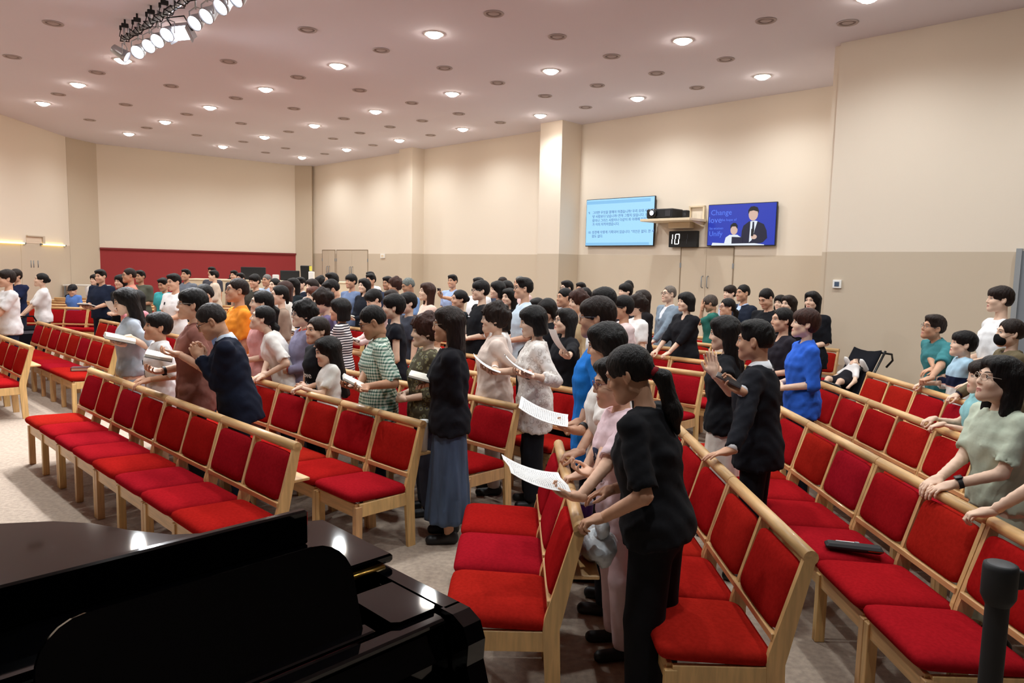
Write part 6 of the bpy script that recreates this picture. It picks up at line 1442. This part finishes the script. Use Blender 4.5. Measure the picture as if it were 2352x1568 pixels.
# ------------------------------------------------------------------ things held by people
def held(i, hnd, fwd=.09, up=.02):
    r, arms, T = FIG[i]; W_, X_, Y, Z, hk = arms[hnd+'h']; return r, world(r, W_+Y*fwd*hk-Z*up)
def by(label_part):
    for i, (r, a, t) in enumerate(FIG):
        if label_part in r['label']: return i
    raise KeyError(label_part)
def wdir(r, v_): a = r.rotation_euler.z; c, s_ = math.cos(a), math.sin(a); return Vector((c*v_[0]-s_*v_[1], s_*v_[0]+c*v_[1], v_[2]))
def mid(i):
    r, p1_ = held(i, 'L'); _, p2_ = held(i, 'R'); return r, (p1_+p2_)/2
def book_for(part, label, up=.02, fwd=0., w=.12, hgt=.18, th=.02, cover=COVER, pitch=.25, hnd=None):
    i = by(part); r, p = mid(i) if not hnd else held(i, hnd)
    Y_ = wdir(r, (0, math.cos(pitch), -math.sin(pitch)*-1)); X_ = wdir(r, (1, 0, 0)); p = p+Vector((0, 0, up))+wdir(r, (0, fwd, 0))
    return open_book(label, p, X_, Y_, w, hgt, th, cover)
MAROON = mat('maroon_cover', '#4a1f24', rough=.6)
book_for('denim skirt', 'open black hymn book held by the woman in denim skirt', w=.11, hgt=.17)
book_for('green plaid', 'open black book held low by the man in green plaid', w=.11, hgt=.17, pitch=.5)
book_for('brown polo', 'thick open book with gilt edges held by the man in brown polo', w=.13, hgt=.19, th=.03)
book_for('grey-blue dress holding', 'large open white book held by the woman in grey-blue dress', w=.17, hgt=.24, th=.035, up=.01)
book_for('navy polo reading', 'open book with red cover held by the man in navy polo', cover=MAROON, w=.12)
book_for('white polo', 'dark open book held by the man in white polo', w=.1)
book_for('reddish short hair', 'open striped booklet held by the woman in beige cardigan', w=.1)
book_for('straight black hair in black', 'open book held by the long-haired woman in black', w=.1, th=.03)
book_for('cream tee with a book', 'open book held by the woman in cream tee', w=.1)
book_for('black beside the dark suit', 'small white open booklet held near the far door', w=.08)
book_for('pale pink bowing', 'open book held by the bowing woman in pale pink', w=.1)
book_for('pale peach top', 'open white book held by the woman in pale peach', w=.1)
book_for('open pale blue shirt', 'open white book held by the man in navy suit', w=.1)
def sheet_for(part, label, hnd, off, Xl, Yl, w=.2, hgt=.285, bend=.02, m=None):
    r, p = held(by(part), hnd); return sheet(label, p+wdir(r, off), wdir(r, Xl), wdir(r, Yl), w, hgt, bend, m)
sheet_for('bright blue shirt', 'curled printed white sheet held by the man in bright blue', 'L', (-.03, .12, .06), (1, .1, .15), (0, .9, .35))
sheet_for('football jersey', 'curled printed white sheet held by the person in football jersey', 'L', (.03, .12, .05), (1, .1, .15), (0, .9, .35))
sheet_for('pale pink shirt-dress', 'white sheet held by the woman in pale pink shirt-dress', 'L', (.02, .04, .04), (1, 0, 0), (0, .8, .5), .18, .25, m=PAPER)
sheet_for('white lace jacket', 'white sheet held by the woman in lace jacket', 'L', (.0, .06, .05), (1, 0, 0), (0, .8, .5), .18, .25, m=PAPER)
sheet_for('round glasses in black', 'white sheet held up by the woman in round glasses', 'L', (.0, .05, .09), (1, 0, 0), (0, .55, .8), .18, .25, m=PAPER)
sheet_for('pink sleeves', 'small white booklet held in the pink sleeves', 'L', (0, .06, .03), (1, 0, 0), (0, .6, .8), .15, .2, m=PAPER)
r, p = held(by('dark suit looking left'), 'R'); phone('dark phone in the hand of the suited man', p+Vector((0, 0, .012)), wdir(r, (1, .1, .2)), wdir(r, (0, .9, .45)), '#3a2c2e')
r, p = held(by('light blue shirt holding out'), 'L'); phone('phone held out by the man in light blue at the wall', p+Vector((0, 0, .02)), wdir(r, (1, 0, 0)), wdir(r, (0, .3, .95)))
r, p = held(by('cream jacket carrying'), 'R'); cm = thing('camera', 'black camera held by the man in cream jacket', 'camera', tuple(p), r.rotation_euler.z)
MB().box((0, .03, 0), (.14, .07, .1), ch=.012).build('body', MBLACK, cm); MB().lathe([(.001, .09), (.03, .09), (.034, .02), (.036, 0)], c=(0, .06, 0), n=14, axis='y').build('lens', BLACK, cm)

# ------------------------------------------------------------------ baby asleep in the pushchair
bs = thing('person', 'sleeping baby in white lying back in the black pushchair', 'person', tuple(ps.location), ps.rotation_euler.z)
hv, hq, hm = head('c', .007); hd = rotx(.95); hc = A3(0, -.17, .845)
bb_ = Acc(); bb_.add((hv*.62)@hd.T+hc, hq, hm)
pr = [Cone((0, -.13, .78), (0, -.0, .62), .075, .085, .03), Cone((0, -.15, .80), hc+A3(0, .01, -.02), .035, .035, .03)]
for sx in (-1, 1):
    pr += [Cone((sx*.08, -.1, .76), (sx*.15, .0, .66), .028, .024, .02), Cone((sx*.15, .0, .66), (sx*.15, .09, .60), .024, .018, .02), Cone((sx*.05, 0, .62), (sx*.09, .17, .66), .045, .035, .03), Cone((sx*.09, .17, .66), (sx*.08, .26, .57), .032, .024, .02), Ell((sx*.08, .29, .57), (.02, .035, .018), k=.02), Ell((sx*.15, .11, .585), (.02, .024, .018), k=.015)]
v, q = Grid(pr, .012).mesh(); bb_.add(v, q, 0); bb_.build('body', [skin('c'), LIP, DARKH, skin('c')], bs)
pr = [Cone((0, -.14, .79), (0, -.05, .68), .08, .084, .03)]+[Cone((sx*.07, -.11, .77), (sx*.12, -.05, .71), .036, .034, .02) for sx in (-1, 1)]
g = Grid(pr, .012); g.cut(Ell(hc+A3(0, .0, -.03), (.06, .06, .06)), .006); v, q = g.mesh(); Acc().add(v, q).build('white_top', [cloth('#e9e4e2')], bs)
v, q = Grid([Cone((0, -.06, .70), (0, .04, .63), .088, .095, .03), Cone((-.05, .02, .63), (-.075, .10, .65), .06, .05, .03), Cone((.05, .02, .63), (.075, .10, .65), .06, .05, .03)], .012).mesh(); Acc().add(v, q).build('romper', [cloth('#1b1a20')], bs)
v, q = hair('thin', .01); Acc().add((v*.63)@hd.T+hc, q).build('hair', [hairmat('#3a2a22')], bs)
finish_texts()
for r in PEOPLE: del r['_h']
